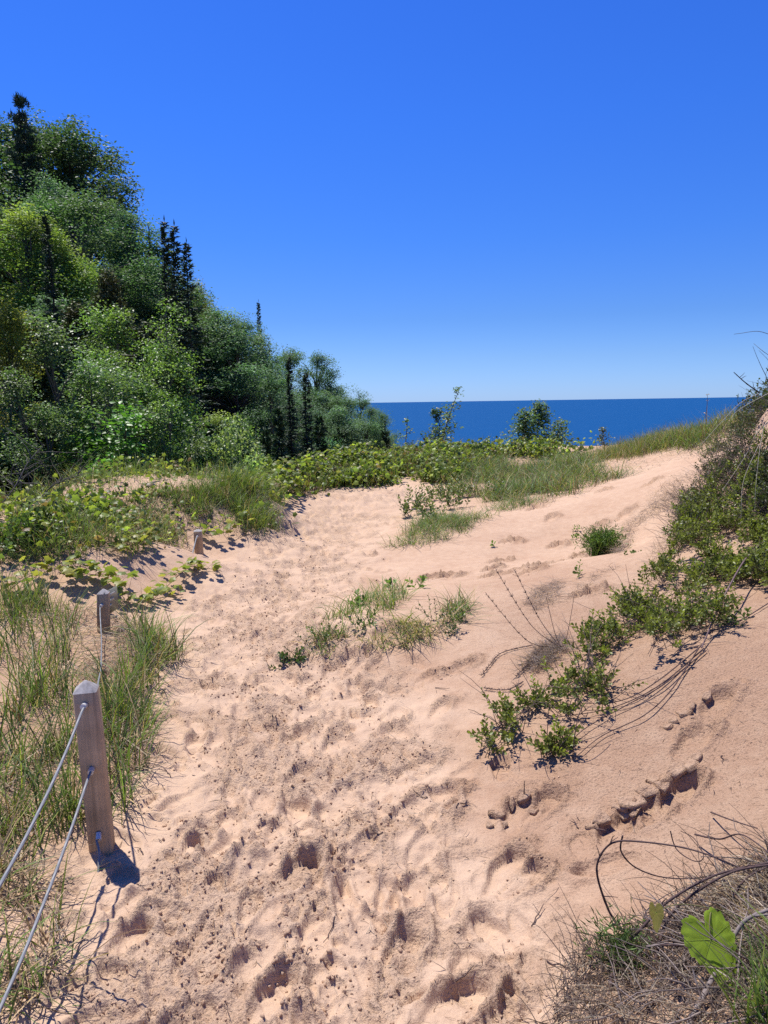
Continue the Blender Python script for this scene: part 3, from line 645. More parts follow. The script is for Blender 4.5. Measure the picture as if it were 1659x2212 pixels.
for k in range(1400):
    y = trn.uniform(11, 68); x = trn.uniform(-.80 * y - 3, .01 * y - 1.2)
    if float(crest_d(np.array([x]), np.array([y]))[0]) < 2.2 or any((x - a) ** 2 + (y - b) ** 2 < (1.5 + y * .022) ** 2 for a, b in placed): continue
    g = float(H(x, y)) - .1; px, _ = skyline(x, y, g + 5)
    if px > 815: continue
    sk = np.interp(px, SKX, SKY)
    if y < 36 and (335 < px < 450 or 595 < px < 690): continue
    ytop = sk + (trn.uniform(15, 80) if y > 38 else trn.uniform(190, 340) if y > 20 else 330)
    if y < 20: ytop = max(ytop, 900 + trn.uniform(0, 80))
    zt = P(px, ytop, y)[2]; h = min(zt - g, trn.uniform(8, 15))
    if h < 1.6: continue
    if y < 20 or h < 4: key = trn.choice(['bush0', 'birch0', 'cedar1', 'bush0'])
    elif y < 30: key = trn.choice(['cedar0', 'birch1', 'aspen1', 'cedar1', 'pale0', 'aspen2'])
    else: key = trn.choice(['aspen0', 'aspen1', 'aspen2', 'aspen3', 'maple1', 'maple0', 'aspen1'])
    if skyline(x, y, zt)[0] < -45: continue
    base = key[:-1]; nm = {'cedar': 'olive-brown cedar', 'spruce': 'dark spruce', 'bush': 'dark bush', 'birch': 'young birch', 'maple': 'dark leafy tree', 'pale': 'fresh green leafy tree', 'aspen': 'grey-green leafy tree'}[base]
    tx, ty = skyline(x, y, zt); dd = [math.hypot(tx - a_, (ty - b_) * 1.2) for a_, b_, _ in LAND]; q = int(np.argmin(dd)); lx, ly_, ln_ = LAND[q]
    rel = ('at the photo edge near' if tx < -20 else ('just behind' if dd[q] < 28 else ('above' if ty < ly_ - abs(tx - lx) else ('below' if ty > ly_ + abs(tx - lx) else ('on the uphill side of' if tx < lx else 'on the lake side of')))))
    lab = '%s, %s the %s' % (nm, rel, ln_); used[lab] = used.get(lab, 0) + 1
    if used[lab] > 1: lab = '%s %s, %s the %s' % (['half hidden', 'shadowed', 'lower', 'smaller', 'deeper-set', 'fainter'][(used[lab] - 2) % 6], nm, rel, ln_)
    plant(key, x, y, h, 1.2 * min(1.25, (PROTO[key][0] / h) ** .5), lab, CATS.get(base, 'tree'), PLUR[base] + ' in the mass of the wood')
    placed.append((x, y)); cnt += 1
    if cnt >= 105: break
print('filler trees', cnt)
# taller trees over the hollow, partly beyond the photo edge: they keep it in shade
for key, x, y, h, rs, lab in [('maple1', -8.6, 9.8, 7.0, 1.5, 'big dark leafy tree spreading over the dark hollow at the photo edge'), ('maple1', -9.5, 13.2, 8.0, 1.2, 'dark leafy tree behind the one spreading over the dark hollow'), ('cedar0', -7.6, 8.6, 3.6, 1.2, 'dark cedar standing lowest in the hollow at the photo edge'),
        ('cedar1', -6.9, 10.2, 3.4, 1.2, 'dark cedar in the hollow behind the leafless branches'), ('bush0', -6.0, 8.9, 2.0, 1.3, 'dark bush in the hollow right behind the leafless branches'), ('bush0', -7.6, 10.8, 2.4, 1.4, 'dark bush deep in the hollow under the spreading tree'), ('cedar1', -5.6, 7.4, 1.9, 1.1, 'small dark cedar nearest the grassy dune edge in the hollow'), ('bush0', -6.6, 12.4, 2.6, 1.3, 'dark bush between the hollow and the glinting birch')]:
    plant(key, x, y, h, rs, lab, CATS.get(key[:-1], 'tree'), 'trees shading the dark hollow')

# ------------------------------------------------------------------ posts and cables
def bevel_post(w, h, tip, c, lean=(0, 0)):
    """square sawn post with chamfered edges and a four-sided chamfered top"""
    mb = MB(); b = w * .06; q = w / 2
    ring = np.array([(-q, -q + b), (-q + b, -q), (q - b, -q), (q, -q + b), (q, q - b), (q - b, q), (-q + b, q), (-q, q - b)])
    lv = [(-.35, 1), (h * .5, 1), (h - tip, 1.0), (h - tip * .97, .985), (h, .10)]
    v = []
    for z, s in lv: v += [(x * s + lean[0] * z, y * s + lean[1] * z, z) for x, y in ring]
    f = [[i * 8 + j, i * 8 + (j + 1) % 8, (i + 1) * 8 + (j + 1) % 8, (i + 1) * 8 + j] for i in range(len(lv) - 1) for j in range(8)]
    cc = np.array([c] * 24 + [np.array([.30, .28, .27])] * 16)
    mb.add(v, f, cc); mb.add(v[-8:], [list(range(8))], (.3, .28, .27)); return mb
def disc(mb, c, n, r, k=14):
    n = unit(np.array(n, float)); x = unit(np.cross(n, [0, 0, 1.])); y = np.cross(n, x); a = np.arange(k) / k * 2 * math.pi
    mb.add(np.array(c) + r * (np.cos(a)[:, None] * x + np.sin(a)[:, None] * y), [list(range(k))])
def cable(name, label, pts, r, group, n=260, parent=None):
    """steel rope: six strands laid round a core"""
    p = spline(pts, n); mb = MB(); t = unit(np.gradient(p, axis=0)); L = np.concatenate([[0], np.cumsum(np.linalg.norm(np.diff(p, axis=0), axis=1))])
    x = unit(np.cross(t, [0.1, .2, .97])); y = np.cross(t, x); k = 18; a = np.arange(k) / k * 2 * math.pi
    rad = r * (1 + .17 * np.cos(6 * a[None] - L[:, None] * 95))
    v = p[:, None] + rad[..., None] * (x[:, None] * np.cos(a)[None, :, None] + y[:, None] * np.sin(a)[None, :, None])
    i = np.arange(n - 1)[:, None] * k; j = np.arange(k)[None]
    mb.add(v.reshape(-1, 3), np.stack([i + j, i + (j + 1) % k, i + k + (j + 1) % k, i + k + j], -1).reshape(-1, 4))
    o = mb.build(name, M_steel, parent, True)
    if not parent: tag(o, label, 'cable', group)
    return o
def sleeve(mb, a, d, ln, r): a = np.array(a); tube(mb, [a, a + unit(np.array(d)) * ln], [r, r], 14)
WOODC = (.44, .315, .185)
def post(px, py, topx, topy, y, wd, yaw, tip, label, holes):
    b = P(px, py, y); b = on(b[0], b[1]); tp = P(topx, topy, y)
    h = tp[2] - b[2]; t = thing('wooden_post', label, 'post', tuple(b), 'wooden posts of the rope fence'); t.rotation_euler = (0, 0, yaw)
    lx = (tp[0] - b[0]) / h; c_, s_ = math.cos(-yaw), math.sin(-yaw); lean = (lx * c_, lx * s_)
    bevel_post(wd, h, tip, WOODC, lean).build('shaft', M_wood, t)
    out = []
    for hz in holes:
        hz = hz if hz > 0 else h + hz - tip
        lc = np.array([lean[0] * hz, lean[1] * hz - wd / 2 - .0015, hz]); hb = MB(); disc(hb, lc, (0, -1, 0), wd * .125)
        rm = MB(); a = np.linspace(0, 2 * math.pi, 15)[:-1]
        tube(rm, np.append(np.stack([lc[0] + wd * .13 * np.cos(a), np.full(14, lc[1]), lc[2] + wd * .13 * np.sin(a)], 1), [[lc[0] + wd * .13, lc[1], lc[2]]], 0), wd * .012, 5, (.1, .07, .05), False)
        o = hb.build('cable_hole', M_hole, t); rm.build('rim', M_bark, o)
        cy, sy = math.cos(yaw), math.sin(yaw)
        out.append(b + np.array([lc[0] * cy - lc[1] * sy, lc[0] * sy + lc[1] * cy, lc[2]]))
    return t, b, out, h, lean
yaw1 = R(13)
p1, b1, h1, hh1, _ = post(222, 1842, 184, 1470, 2.52, .080, yaw1, .034, 'weathered square wooden post nearest the photo bottom, three cables threaded through it', (.575, .335, .085))
p2, b2, h2, hh2, ln2 = post(228, 1412, 223, 1272, 5.05, .076, R(8), .03, 'wooden post standing in dune grass with a small sign on its side', (-.075,))
p3, b3, h3, hh3, _ = post(431, 1210, 427, 1143, 7.75, .085, R(8), .02, 'short half-buried post farthest away, beside the vine-covered dune', (-.05,))
def away(px, py, z): return Zp(px, py, z)
sl = MB(); fwdv = np.array([-.02, -1, -.12])
CG = 'steel cables threaded through the posts'
e1 = away(-6, 1902, .50); e2 = away(-6, 2172, .235)
def run(a, e, k=1.0):
    d = e - a; q = [a + np.array([0, .03, .004]), a + unit(d) * .05]
    q += [a + d * s + np.array([0, 0, -.035 * math.sin(math.pi * min(1, s * .8))]) for s in (.3, .6, 1.0)]
    x = e + d * 1.0; x[2] = e[2] + .0; q.append(x); q.append(e + d * 2.2 + np.array([0, 0, .06])); return q
cable('steel_cable', 'top twisted steel cable running from the nearest post out of the photo', run(h1[0], e1), .0043, CG)
cable('steel_cable', 'middle twisted steel cable slanting down from the nearest post past the lower grass', run(h1[1], e2), .0043, CG)
e3 = G(211, 1890)
cable('steel_cable', 'short lowest steel cable dipping from the nearest post straight into the sand', [h1[2] + np.array([0, .02, .01]), h1[2] + np.array([0, -.02, -.01]), (h1[2] + e3) / 2 + np.array([.004, 0, 0]), e3 - np.array([0, 0, .02])], .0043, CG, 60)
for hpt, e in ((h1[0], e1), (h1[1], e2), (h1[2], e3)):
    s_ = MB(); d = unit(e - hpt); sleeve(s_, hpt - d * .002, d if hpt is not h1[0] else np.array([.05, -1, .1]), .026, .0105)
    o = s_.build('crimp_sleeve', M_sleeve); o.parent = p1; o.matrix_parent_inverse = Matrix.LocRotScale(Vector(b1), Matrix.Rotation(yaw1, 3, 'Z'), None).inverted()
# cable of the sign post towards the nearest post, cable of the far post
cable('steel_cable', 'slack steel cable hanging from the sign post down behind the nearest post', [h2[0] + np.array([0, .02, 0]), h2[0] + np.array([0, -.04, -.01]), P(219, 1380, 4.6), P(218, 1440, 3.9), P(212, 1475, 3.2), h1[0] + np.array([.0, .11, -.01]), h1[0] + np.array([0, .03, 0])], .0035, CG)
cable('steel_cable', 'thin steel cable slanting from the far half-buried post into the vines', [h3[0] + np.array([0, .02, 0]), h3[0] + np.array([0, -.04, 0]), P(415, 1200, 7.2), P(408, 1222, 6.95) - np.array([0, 0, .05])], .006, CG, 80)
for hp, pp, bb, yw in ((h2[0], p2, b2, R(8)), (h3[0], p3, b3, R(8))):
    s_ = MB(); sleeve(s_, hp, (0, -1, -.1), .03, .012); o = s_.build('crimp_sleeve', M_sleeve); o.parent = pp
    o.matrix_parent_inverse = Matrix.LocRotScale(Vector(bb), Matrix.Rotation(yw, 3, 'Z'), None).inverted()
# sign plate fixed to the trail side of the second post
sg = MB()
def boxm(mb, lo, hi, c=(.5, .5, .5)):
    x0, y0, z0 = lo; x1, y1, z1 = hi
    mb.add([(x0, y0, z0), (x1, y0, z0), (x1, y1, z0), (x0, y1, z0), (x0, y0, z1), (x1, y0, z1), (x1, y1, z1), (x0, y1, z1)],
           [[0, 3, 2, 1], [4, 5, 6, 7], [0, 1, 5, 4], [1, 2, 6, 5], [2, 3, 7, 6], [3, 0, 4, 7]], c)
x0 = .039; zt = hh2 - .02
boxm(sg, (x0, -.04, zt - .165), (x0 + .008, .15, zt))
sgo = sg.build('sign_plate', M_sign, p2); sgo.rotation_euler = (0, 0, R(-14)); sgo.location = (-.004, .012, 0)
for z0, z1, y0, y1 in ((.025, .045, -.01, .12), (.065, .082, -.02, .09), (.10, .118, -.02, .05)):
    l_ = MB(); boxm(l_, (x0 + .0082, y0, zt - z1), (x0 + .0098, y1, zt - z0)); l_.build('text_block', M_signtxt, sgo)

# ------------------------------------------------------------------ grasses
def blades(mb, base, az, ln, lean, curl, wd, colr, seg=4):
    """tapering blades: start leaning, bend over towards the tip"""
    n = len(base); s = np.linspace(0, 1, seg + 1)
    ang = lean[:, None] + curl[:, None] * s[None] ** 1.3            # angle from vertical along the blade
    st = (ln / seg)[:, None]
    hx = np.cumsum(np.concatenate([np.zeros((n, 1)), np.sin((ang[:, 1:] + ang[:, :-1]) / 2) * st], 1), 1)
    hz = np.cumsum(np.concatenate([np.zeros((n, 1)), np.cos((ang[:, 1:] + ang[:, :-1]) / 2) * st], 1), 1)
    tw = az[:, None] + rng.normal(0, .25, (n, 1)) * s[None]
    p = base[:, None] + np.stack([hx * np.cos(tw), hx * np.sin(tw), hz], -1)
    pa = az + rng.uniform(.9, 2.2, n); sd_ = np.stack([np.cos(pa), np.sin(pa), rng.normal(0, .3, n)], 1)
    wv = wd[:, None] * np.clip(1.05 - s[None] ** 1.6, 0, 1) * (0.65 + .35 * np.minimum(1, s[None] * 5))
    a = p[:, :-1] - sd_[:, None] * wv[:, :-1, None]; b = p[:, :-1] + sd_[:, None] * wv[:, :-1, None]
    v = np.concatenate([np.stack([a, b], 2).reshape(n, -1, 3), p[:, -1:]], 1); k = 2 * seg + 1
    o = (np.arange(n) * k)[:, None]
    q = np.concatenate([o + np.array([[2 * i, 2 * i + 1, 2 * i + 3, 2 * i + 2]]) for i in range(seg - 1)], 0)
    tr_ = o + np.array([[2 * seg - 2, 2 * seg - 1, 2 * seg]])
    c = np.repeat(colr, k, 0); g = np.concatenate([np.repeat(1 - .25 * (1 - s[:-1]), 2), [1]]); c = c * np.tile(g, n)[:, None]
    off = mb.n; mb.add(v.reshape(-1, 3), q, c); mb.f.setdefault(3, []).append(tr_ + off)
GREEN = (.14, .215, .042); LIME = (.19, .225, .04); STRAW = (.42, .31, .17); BROWN = (.17, .105, .06); BLUE = (.11, .160, .060); GREYS = (.20, .16, .13)
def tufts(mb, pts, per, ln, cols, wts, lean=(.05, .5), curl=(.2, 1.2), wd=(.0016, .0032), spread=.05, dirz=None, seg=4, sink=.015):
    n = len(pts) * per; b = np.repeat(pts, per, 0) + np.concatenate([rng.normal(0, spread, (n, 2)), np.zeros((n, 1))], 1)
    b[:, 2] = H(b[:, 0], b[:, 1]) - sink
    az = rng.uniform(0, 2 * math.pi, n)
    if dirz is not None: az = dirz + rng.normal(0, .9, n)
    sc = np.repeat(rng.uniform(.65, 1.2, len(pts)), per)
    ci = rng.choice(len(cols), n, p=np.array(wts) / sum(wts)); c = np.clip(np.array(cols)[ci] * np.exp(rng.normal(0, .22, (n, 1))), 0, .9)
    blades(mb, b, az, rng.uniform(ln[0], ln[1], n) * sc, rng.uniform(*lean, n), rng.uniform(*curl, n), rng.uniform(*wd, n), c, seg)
def litterblades(mb, pts, ln, cols, lift=.02, wd=(.001, .0022)):
    n = len(pts); b = pts.copy(); b[:, 2] = H(b[:, 0], b[:, 1]) + rng.uniform(0, lift, n)
    c = np.array(cols)[rng.integers(0, len(cols), n)] * np.exp(rng.normal(0, .25, (n, 1)))
    blades(mb, b, rng.uniform(0, 6.28, n), rng.uniform(*ln, n), rng.uniform(1.2, 1.6, n), rng.uniform(0, .35, n), rng.uniform(*wd, n), np.clip(c, 0, .9), 3)
def stuff(mb, name, label, mat=None):
    o = mb.build(name, mat or M_grass); return tag(o, label, None, None, 'stuff')
# left: marram grass round the first two posts
LP_ = poly_world([(-150, 1310), (60, 1290), (150, 1300), (250, 1335), (330, 1370), (378, 1425), (335, 1480), (310, 1580), (325, 1660), (260, 1800), (195, 1815), (-150, 1900)])
def keep_clear(pts, c=b2, rad=.20, ahead=1.0):        # no tall grass right in front of the sign post
    d = pts[:, :2] - c[:2]; v = -c[:2] / np.linalg.norm(c[:2]); t = np.clip(d @ v, 0, ahead); return pts[np.hypot(*(d - t[:, None] * v).T) > rad]
g = MB()
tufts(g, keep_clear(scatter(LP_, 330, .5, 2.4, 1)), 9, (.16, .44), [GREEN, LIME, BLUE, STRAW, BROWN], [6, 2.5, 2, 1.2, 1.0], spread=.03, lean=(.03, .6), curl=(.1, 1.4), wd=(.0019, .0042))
ed = poly_world([(195, 1480), (250, 1340), (340, 1375), (380, 1430), (300, 1470), (310, 1600), (330, 1700), (250, 1810), (225, 1700), (215, 1560)])
tufts(g, keep_clear(scatter(ed, 80)), 12, (.18, .46), [GREEN, LIME, BLUE, STRAW, BROWN], [6, 2, 2, 1.4, 1.4], spread=.035, lean=(.05, .8), curl=(.1, 1.5), wd=(.002, .0042))
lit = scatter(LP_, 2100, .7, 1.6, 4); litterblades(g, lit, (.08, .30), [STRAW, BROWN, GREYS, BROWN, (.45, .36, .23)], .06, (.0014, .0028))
lit = scatter(ed, 1100); litterblades(g, lit, (.06, .26), [STRAW, BROWN, GREYS, BROWN], .09, (.0014, .0026))
stuff(g, 'dune_grass', 'green marram grass with straw litter around the first two posts')
LB = poly_world([(-60, 1850), (60, 1880), (130, 1960), (150, 2080), (90, 2212), (-60, 2212)])
g = MB(); tufts(g, scatter(LB, 30, .4, 3, 5), 9, (.12, .34), [GREEN, LIME, STRAW, BROWN], [4, 1.2, 2.5, 2], spread=.03, lean=(.1, 1.0), curl=(.4, 1.7), wd=(.0019, .004)); litterblades(g, scatter(LB, 280, .4, 3, 5), (.06, .28), [STRAW, BROWN, GREYS, BROWN], .06, (.0012, .0024))
stuff(g, 'dune_grass', 'sparse grass and dry stalks under the cables beside the nearest post')
LW = poly_world([(0, 1330), (200, 1360), (330, 1400), (420, 1350), (380, 1250), (150, 1270), (0, 1260)])
# left crest: grass and grape vines
LC = poly_world([(-60, 1195), (20, 1160), (100, 1125), (200, 1098), (300, 1072), (400, 1058), (480, 1050), (570, 1056), (598, 1085), (588, 1150), (540, 1165), (470, 1150), (395, 1150), (350, 1175), (300, 1195), (140, 1215), (0, 1225)])
g = MB()
tufts(g, scatter(LC, 400, .5, 1.5, 7), 14, (.16, .42), [GREEN, LIME, BLUE, STRAW, BROWN], [5, 3, 2, 1, 1], lean=(.1, .8), curl=(.3, 1.4), spread=.07, wd=(.002, .004), seg=3)
crown_ = poly_world([(400, 1062), (470, 1050), (570, 1056), (598, 1085), (590, 1140), (545, 1160), (500, 1110)])
tufts(g, scatter(crown_, 170), 16, (.25, .50), [GREEN, LIME, BLUE, STRAW], [5, 3, 2, 1], lean=(.1, .8), curl=(.3, 1.3), spread=.07, wd=(.002, .004), seg=3)
litterblades(g, scatter(LC, 1600), (.1, .35), [BROWN, STRAW, GREYS], .05, (.0015, .003))
stuff(g, 'dune_grass', 'long green grass arching over the vine-covered dune beyond the posts')
def stalks(mb, base, n, ln, lean=(.2, 1.3), c=GREYS, r=.0022, sides=4, droop=.4):
    for i in range(n):
        b = base[rng.integers(len(base))]; a = rng.uniform(0, 6.28); L = rng.uniform(*ln); e = rng.uniform(*lean); p = [b - np.array([0, 0, .02])]
        q = b.copy()
        for j in range(5):
            e2 = e + droop * j / 4 * rng.uniform(.3, 1.2); a += rng.normal(0, .22); q = q + np.array([math.sin(e2) * math.cos(a), math.sin(e2) * math.sin(a), math.cos(e2)]) * L / 5
            p.append(q.copy())
        p = np.array(p); gz = H(p[:, 0], p[:, 1]); p[1:, 2] = np.maximum(p[1:, 2], gz[1:] + .004)
        tube(mb, p, np.linspace(r, r * .35, 6), sides, np.array(c) * math.exp(rng.normal(0, .25)), False)
def vleaf():
    """lobed grape leaf, unit size, stalk at the origin"""
    o = np.array([(0, .02), (.22, -.10), (.46, .08), (.40, .30), (.58, .52), (.34, .60), (.26, .78), (.10, .82), (0, 1.04)])
    pts = np.concatenate([o, o[::-1][1:-1] * [-1, 1]])
    z = -.10 * np.abs(pts[:, 0]) * 2 * (1 + .3 * np.sin(pts[:, 1] * 9)) - .12 * (pts[:, 1] - .4) ** 2 * 2
    v = np.concatenate([[[0, .36, .07]], np.concatenate([pts, z[:, None]], 1)]); n = len(pts)
    return v, [[0, 1 + i, 1 + (i + 1) % n] for i in range(n)]
VLV, VLF = vleaf()
VC = [(.20, .245, .045), (.15, .20, .04), (.28, .28, .06), (.085, .125, .03), (.16, .11, .05)]
def vine_cover(mb, pts, hgt, per, size, sd=.14, stems=True):
    n = len(pts) * per; ctr = pts.copy(); ctr[:, 2] += rng.uniform(.25, 1, len(pts)) * hgt
    p = np.repeat(ctr, per, 0) + rng.normal(0, 1, (n, 3)) * np.array([sd, sd, sd * .55]); p[:, 2] = np.maximum(p[:, 2], H(p[:, 0], p[:, 1]) + .02)
    d = rdir(n, -.7, .3); nn = rdir(n, -.25, 1); nn[:, 2] += .25
    s = size * rng.uniform(.4, 1.4, n); c = np.array(VC)[rng.choice(5, n, p=[.26, .30, .13, .25, .06])] * np.exp(rng.normal(0, .34, (n, 1)))
    mb.inst(VLV, VLF, frames(d, nn) * s[:, None, None], p, np.clip(c, 0, .8))
g = MB()
vine_cover(g, scatter(LC, 165, .8, 1.4, 11), .17, 8, .056)
top_ = poly_world([(60, 1140), (200, 1100), (330, 1072), (440, 1058), (430, 1075), (300, 1110), (150, 1150), (70, 1170)])
vine_cover(g, scatter(top_, 90, .5, 1.2, 12), .22, 9, .060)
over = np.concatenate([CREST[2:8] + [.55, -.15], (CREST[2:8] + [-.75, .35])[::-1]])      # the brow of the left dune
vine_cover(g, scatter(over, 130, .7, 1.2, 14), .18, 8, .058); og = MB()
tufts(og, scatter(over, 260, .4, 1, 15), 12, (.18, .46), [GREEN, LIME, BLUE, STRAW], [5, 3, 2, 1], lean=(.1, .9), curl=(.3, 1.5), spread=.08, wd=(.002, .004), seg=3)
stuff(og, 'dune_grass', 'grass nodding over the brow of the left dune before the dark hollow')
stuff(g, 'grapevine_cover', 'yellow-green grapevine leaves sprawling over the dune beyond the posts', M_vine)
# middle crest: thick carpet of vines
MC = poly_world([(600, 1066), (650, 1060), (700, 1040), (760, 1020), (850, 990), (930, 978), (1060, 977), (1100, 985), (1010, 1015), (985, 1035), (940, 1045), (890, 1028), (858, 1030), (820, 1052), (760, 1050), (700, 1062), (640, 1070)])
g = MB(); vine_cover(g, scatter(MC, 640, 1.0, 1.2, 31), .22, 15, .07, .14)
MC2 = poly_world([(1060, 977), (1200, 978), (1270, 984), (1200, 992), (1080, 996)]); vine_cover(g, scatter(MC2, 120, .6, 1.0, 32), .24, 13, .07, .18)
fringe = poly_world([(560, 1062), (640, 1062), (720, 1030), (820, 1000), (800, 995), (700, 1020), (600, 1050)]); vine_cover(g, scatter(fringe, 170, .6, .8, 33), .40, 14, .07, .14)
stuff(g, 'grapevine_cover', 'thick yellow-green grapevine carpet along the crest before the lake', M_vine)
vs = MB(); stalks(vs, scatter(MC, 300), 420, (.15, .5), (.2, 1.5), (.14, .10, .075), .0035, 3); stalks(vs, scatter(LC, 200), 260, (.12, .45), (.3, 1.5), (.14, .10, .075), .0025, 3); stuff(vs, 'vine_stems', 'brown vine stems threading through the leaf cover of the dune crest', M_twig)
g = MB(); tufts(g, scatter(MC, 420), 10, (.2, .55), [GREEN, LIME, STRAW, BROWN], [4, 3, 1.2, 3], spread=.12, wd=(.0025, .005), seg=3)
litterblades(g, scatter(MC, 900), (.1, .4), [BROWN, GREYS, STRAW], .08, (.002, .004))
RC = poly_world([(900, 1048), (960, 1030), (1010, 1005), (1100, 992), (1270, 986), (1310, 990), (1400, 964), (1500, 940), (1560, 925), (1520, 962), (1490, 985), (1440, 1000), (1380, 1022), (1300, 1045), (1240, 1068), (1170, 1085), (1100, 1085), (1030, 1075), (960, 1062)])
tufts(g, scatter(RC, 900, .25, .8, 13), 13, (.22, .52), [BLUE, GREEN, LIME, STRAW, BROWN], [5, 4, 1.5, 1.2, 1.8], lean=(.1, .9), curl=(.4, 1.8), spread=.10, wd=(.003, .0065), seg=3)
litterblades(g, scatter(RC, 1800), (.15, .4), [BROWN, STRAW, GREYS], .06, (.002, .004))
RB = poly_world([(1290, 984), (1400, 960), (1500, 936), (1590, 903), (1610, 915), (1540, 945), (1400, 985), (1310, 995)])
tufts(g, scatter(RB, 420), 12, (.2, .45), [LIME, GREEN, STRAW, BROWN], [3, 3, 2.5, 2.0], spread=.15, wd=(.0025, .005), seg=3)
stuff(g, 'dune_grass', 'blue-green dune grass along the crest right of the vine carpet')
# separate clumps: px, py, width(px), n tufts, blade length, colours, label
def clump(poly, nt_, per, ln, cols, wts, name, label, cat, group=None, **kw):
    mb = MB(); pts = scatter(poly_world(poly), nt_); tufts(mb, pts, per, ln, cols, wts, **kw)
    return tag(mb.build(name, M_grass), label, cat, group)
GG = 'separate grass clumps on the sand'
clump([(845, 1185), (905, 1180), (1010, 1150), (1060, 1110), (1000, 1120), (930, 1115), (880, 1150)], 190, 12, (.12, .36), [GREEN, BLUE, LIME, BROWN, STRAW], [5, 4, 2, 1.2, .8], 'grass_clump', 'long dark green grass clump edging the path halfway to the crest', 'grass', GG, lean=(.3, 1.0), curl=(.5, 1.6), spread=.06, wd=(.0018, .0036))
clump([(1060, 1105), (1100, 1080), (1180, 1085), (1120, 1100)], 60, 12, (.12, .32), [GREEN, BLUE, BROWN, STRAW], [4, 3, 1, 1], 'grass_clump', 'thin trailing grass linking the dark green clump with the crest grass', 'grass', GG, lean=(.3, 1.1), curl=(.5, 1.6), spread=.1, wd=(.0018, .0035))
clump([(690, 1350), (740, 1315), (790, 1292), (850, 1272), (885, 1285), (860, 1318), (800, 1340), (740, 1362)], 95, 6, (.09, .27), [GREEN, BLUE, LIME, STRAW], [5, 2, 2, 2], 'grass_clump', 'arching green grass on the back of the small mid-path mound', 'grass', GG, lean=(.2, .9), curl=(.5, 1.5), spread=.03, wd=(.002, .004))
clump([(785, 1392), (820, 1355), (870, 1335), (915, 1345), (950, 1372), (880, 1398)], 64, 6, (.09, .28), [LIME, GREEN, STRAW, (.2, .17, .06)], [5, 3, 2, 1], 'grass_clump', 'yellow-green combed-over grass on the front of the mid-path mound', 'grass', GG, lean=(.4, 1.0), curl=(.6, 1.6), spread=.035, dirz=R(250))
clump([(950, 1330), (1000, 1300), (1025, 1320), (970, 1375), (930, 1370)], 44, 6, (.10, .28), [GREEN, BLUE, STRAW, BROWN], [4, 2, 2, 1], 'grass_clump', 'loose open grass at the right end of the mid-path mound', 'grass', GG, lean=(.2, 1.1), curl=(.4, 1.5), spread=.03, wd=(.002, .004))
clump([(655, 1400), (700, 1370), (760, 1365), (740, 1400), (680, 1415)], 60, 6, (.08, .2), [GREEN, STRAW, BROWN, GREYS], [3, 2, 2, 1], 'grass_clump', 'half-dry grass at the left foot of the mid-path mound', 'grass', GG, lean=(.3, 1.1), curl=(.4, 1.4), spread=.03)
# feathery round clump
rc = G(1298, 1198); mb = MB(); n = 420; b = np.repeat(rc[None], n, 0) + np.concatenate([rng.normal(0, .05, (n, 2)), np.zeros((n, 1))], 1); b[:, 2] = H(b[:, 0], b[:, 1]) - .01
blades(mb, b, rng.uniform(0, 6.28, n), rng.uniform(.12, .30, n), rng.uniform(0, .75, n), rng.uniform(-.2, .5, n), rng.uniform(.0022, .004, n), jit((.085, .150, .032), n, .25), 4)
q = np.repeat(b[:, :], 4, 0) + rng.normal(0, 1, (n * 4, 3)) * [.075, .075, .05] + [0, 0, .15]; M = frames(rdir(n * 4, 0, 1), rdir(n * 4)) * .055; M = M * np.array([.16, 1, 1])[None, None, :]
mb.inst(RHV, RHF, M, q, jit((.10, .165, .035), n * 4)); fpo = thing('feathery_plant', 'dense round feathery green plant alone on the pale slope', 'plant', tuple(rc)); fk = mb.build('foliage', M_grass, fpo); fk.location = -rc; fk['kind'] = 'stuff'

# ------------------------------------------------------------------ leafy sprigs, shrubs
OBV = np.array([[0, 0, 0], [.30, .55, .07], [.22, .92, .05], [0, 1, .0], [-.22, .92, .05], [-.30, .55, .07]]); OBF = [[0, 1, 2, 3], [0, 3, 4, 5]]
def sprigs(lf, st, base, dirs, ln, leafn, size, c, whorl=.9, stc=(.10, .07, .05), young=(.24, .30, .05)):
    """upright leafy shoots: leaves set spirally up the stem, younger ones lighter"""
    n = len(base); s = np.tile(np.linspace(.18, 1, leafn), n); k = np.repeat(np.arange(n), leafn)
    d = unit(dirs); p = base[k] + d[k] * (ln[k] * s)[:, None]
    a = np.tile(np.arange(leafn) * 2.4, n) + np.repeat(rng.uniform(0, 6, n), leafn)
    x = unit(np.cross(d, np.array([.3, .2, 1.]))); y = np.cross(d, x)
    o = x[k] * np.cos(a)[:, None] + y[k] * np.sin(a)[:, None]
    ld = o * whorl + d[k] * (.25 + .75 * s)[:, None]
    M = frames(ld, d[k] + rng.normal(0, .25, (len(k), 3))) * (size * rng.uniform(.65, 1.2, len(k)) * (.75 + .35 * np.sin(s * 3)))[:, None, None]
    cc = np.array(c)[None] * np.exp(rng.normal(0, .22, (len(k), 1)))[:, :] ; t = (s ** 3 * .75)[:, None] * np.repeat(rng.uniform(.2, 1, n), leafn)[:, None]
    lf.inst(OBV, OBF, M, p, np.clip(cc * (1 - t) + np.array(young) * t, 0, .8))
    if st is not None:
        v = np.stack([base - d * .03, base + d * ln[:, None]], 1); w_ = np.stack([x, y, -x - y], 1) * .0016
        vv = np.concatenate([v[:, :1] + w_, v[:, 1:] + w_ * .5], 1).reshape(-1, 3); o_ = (np.arange(n) * 6)[:, None, None]
        f = (o_ + np.array([[0, 1, 4, 3], [1, 2, 5, 4], [2, 0, 3, 5]])[None]).reshape(-1, 4); st.add(vv, f, stc)
SHRUB = (.105, .128, .030)
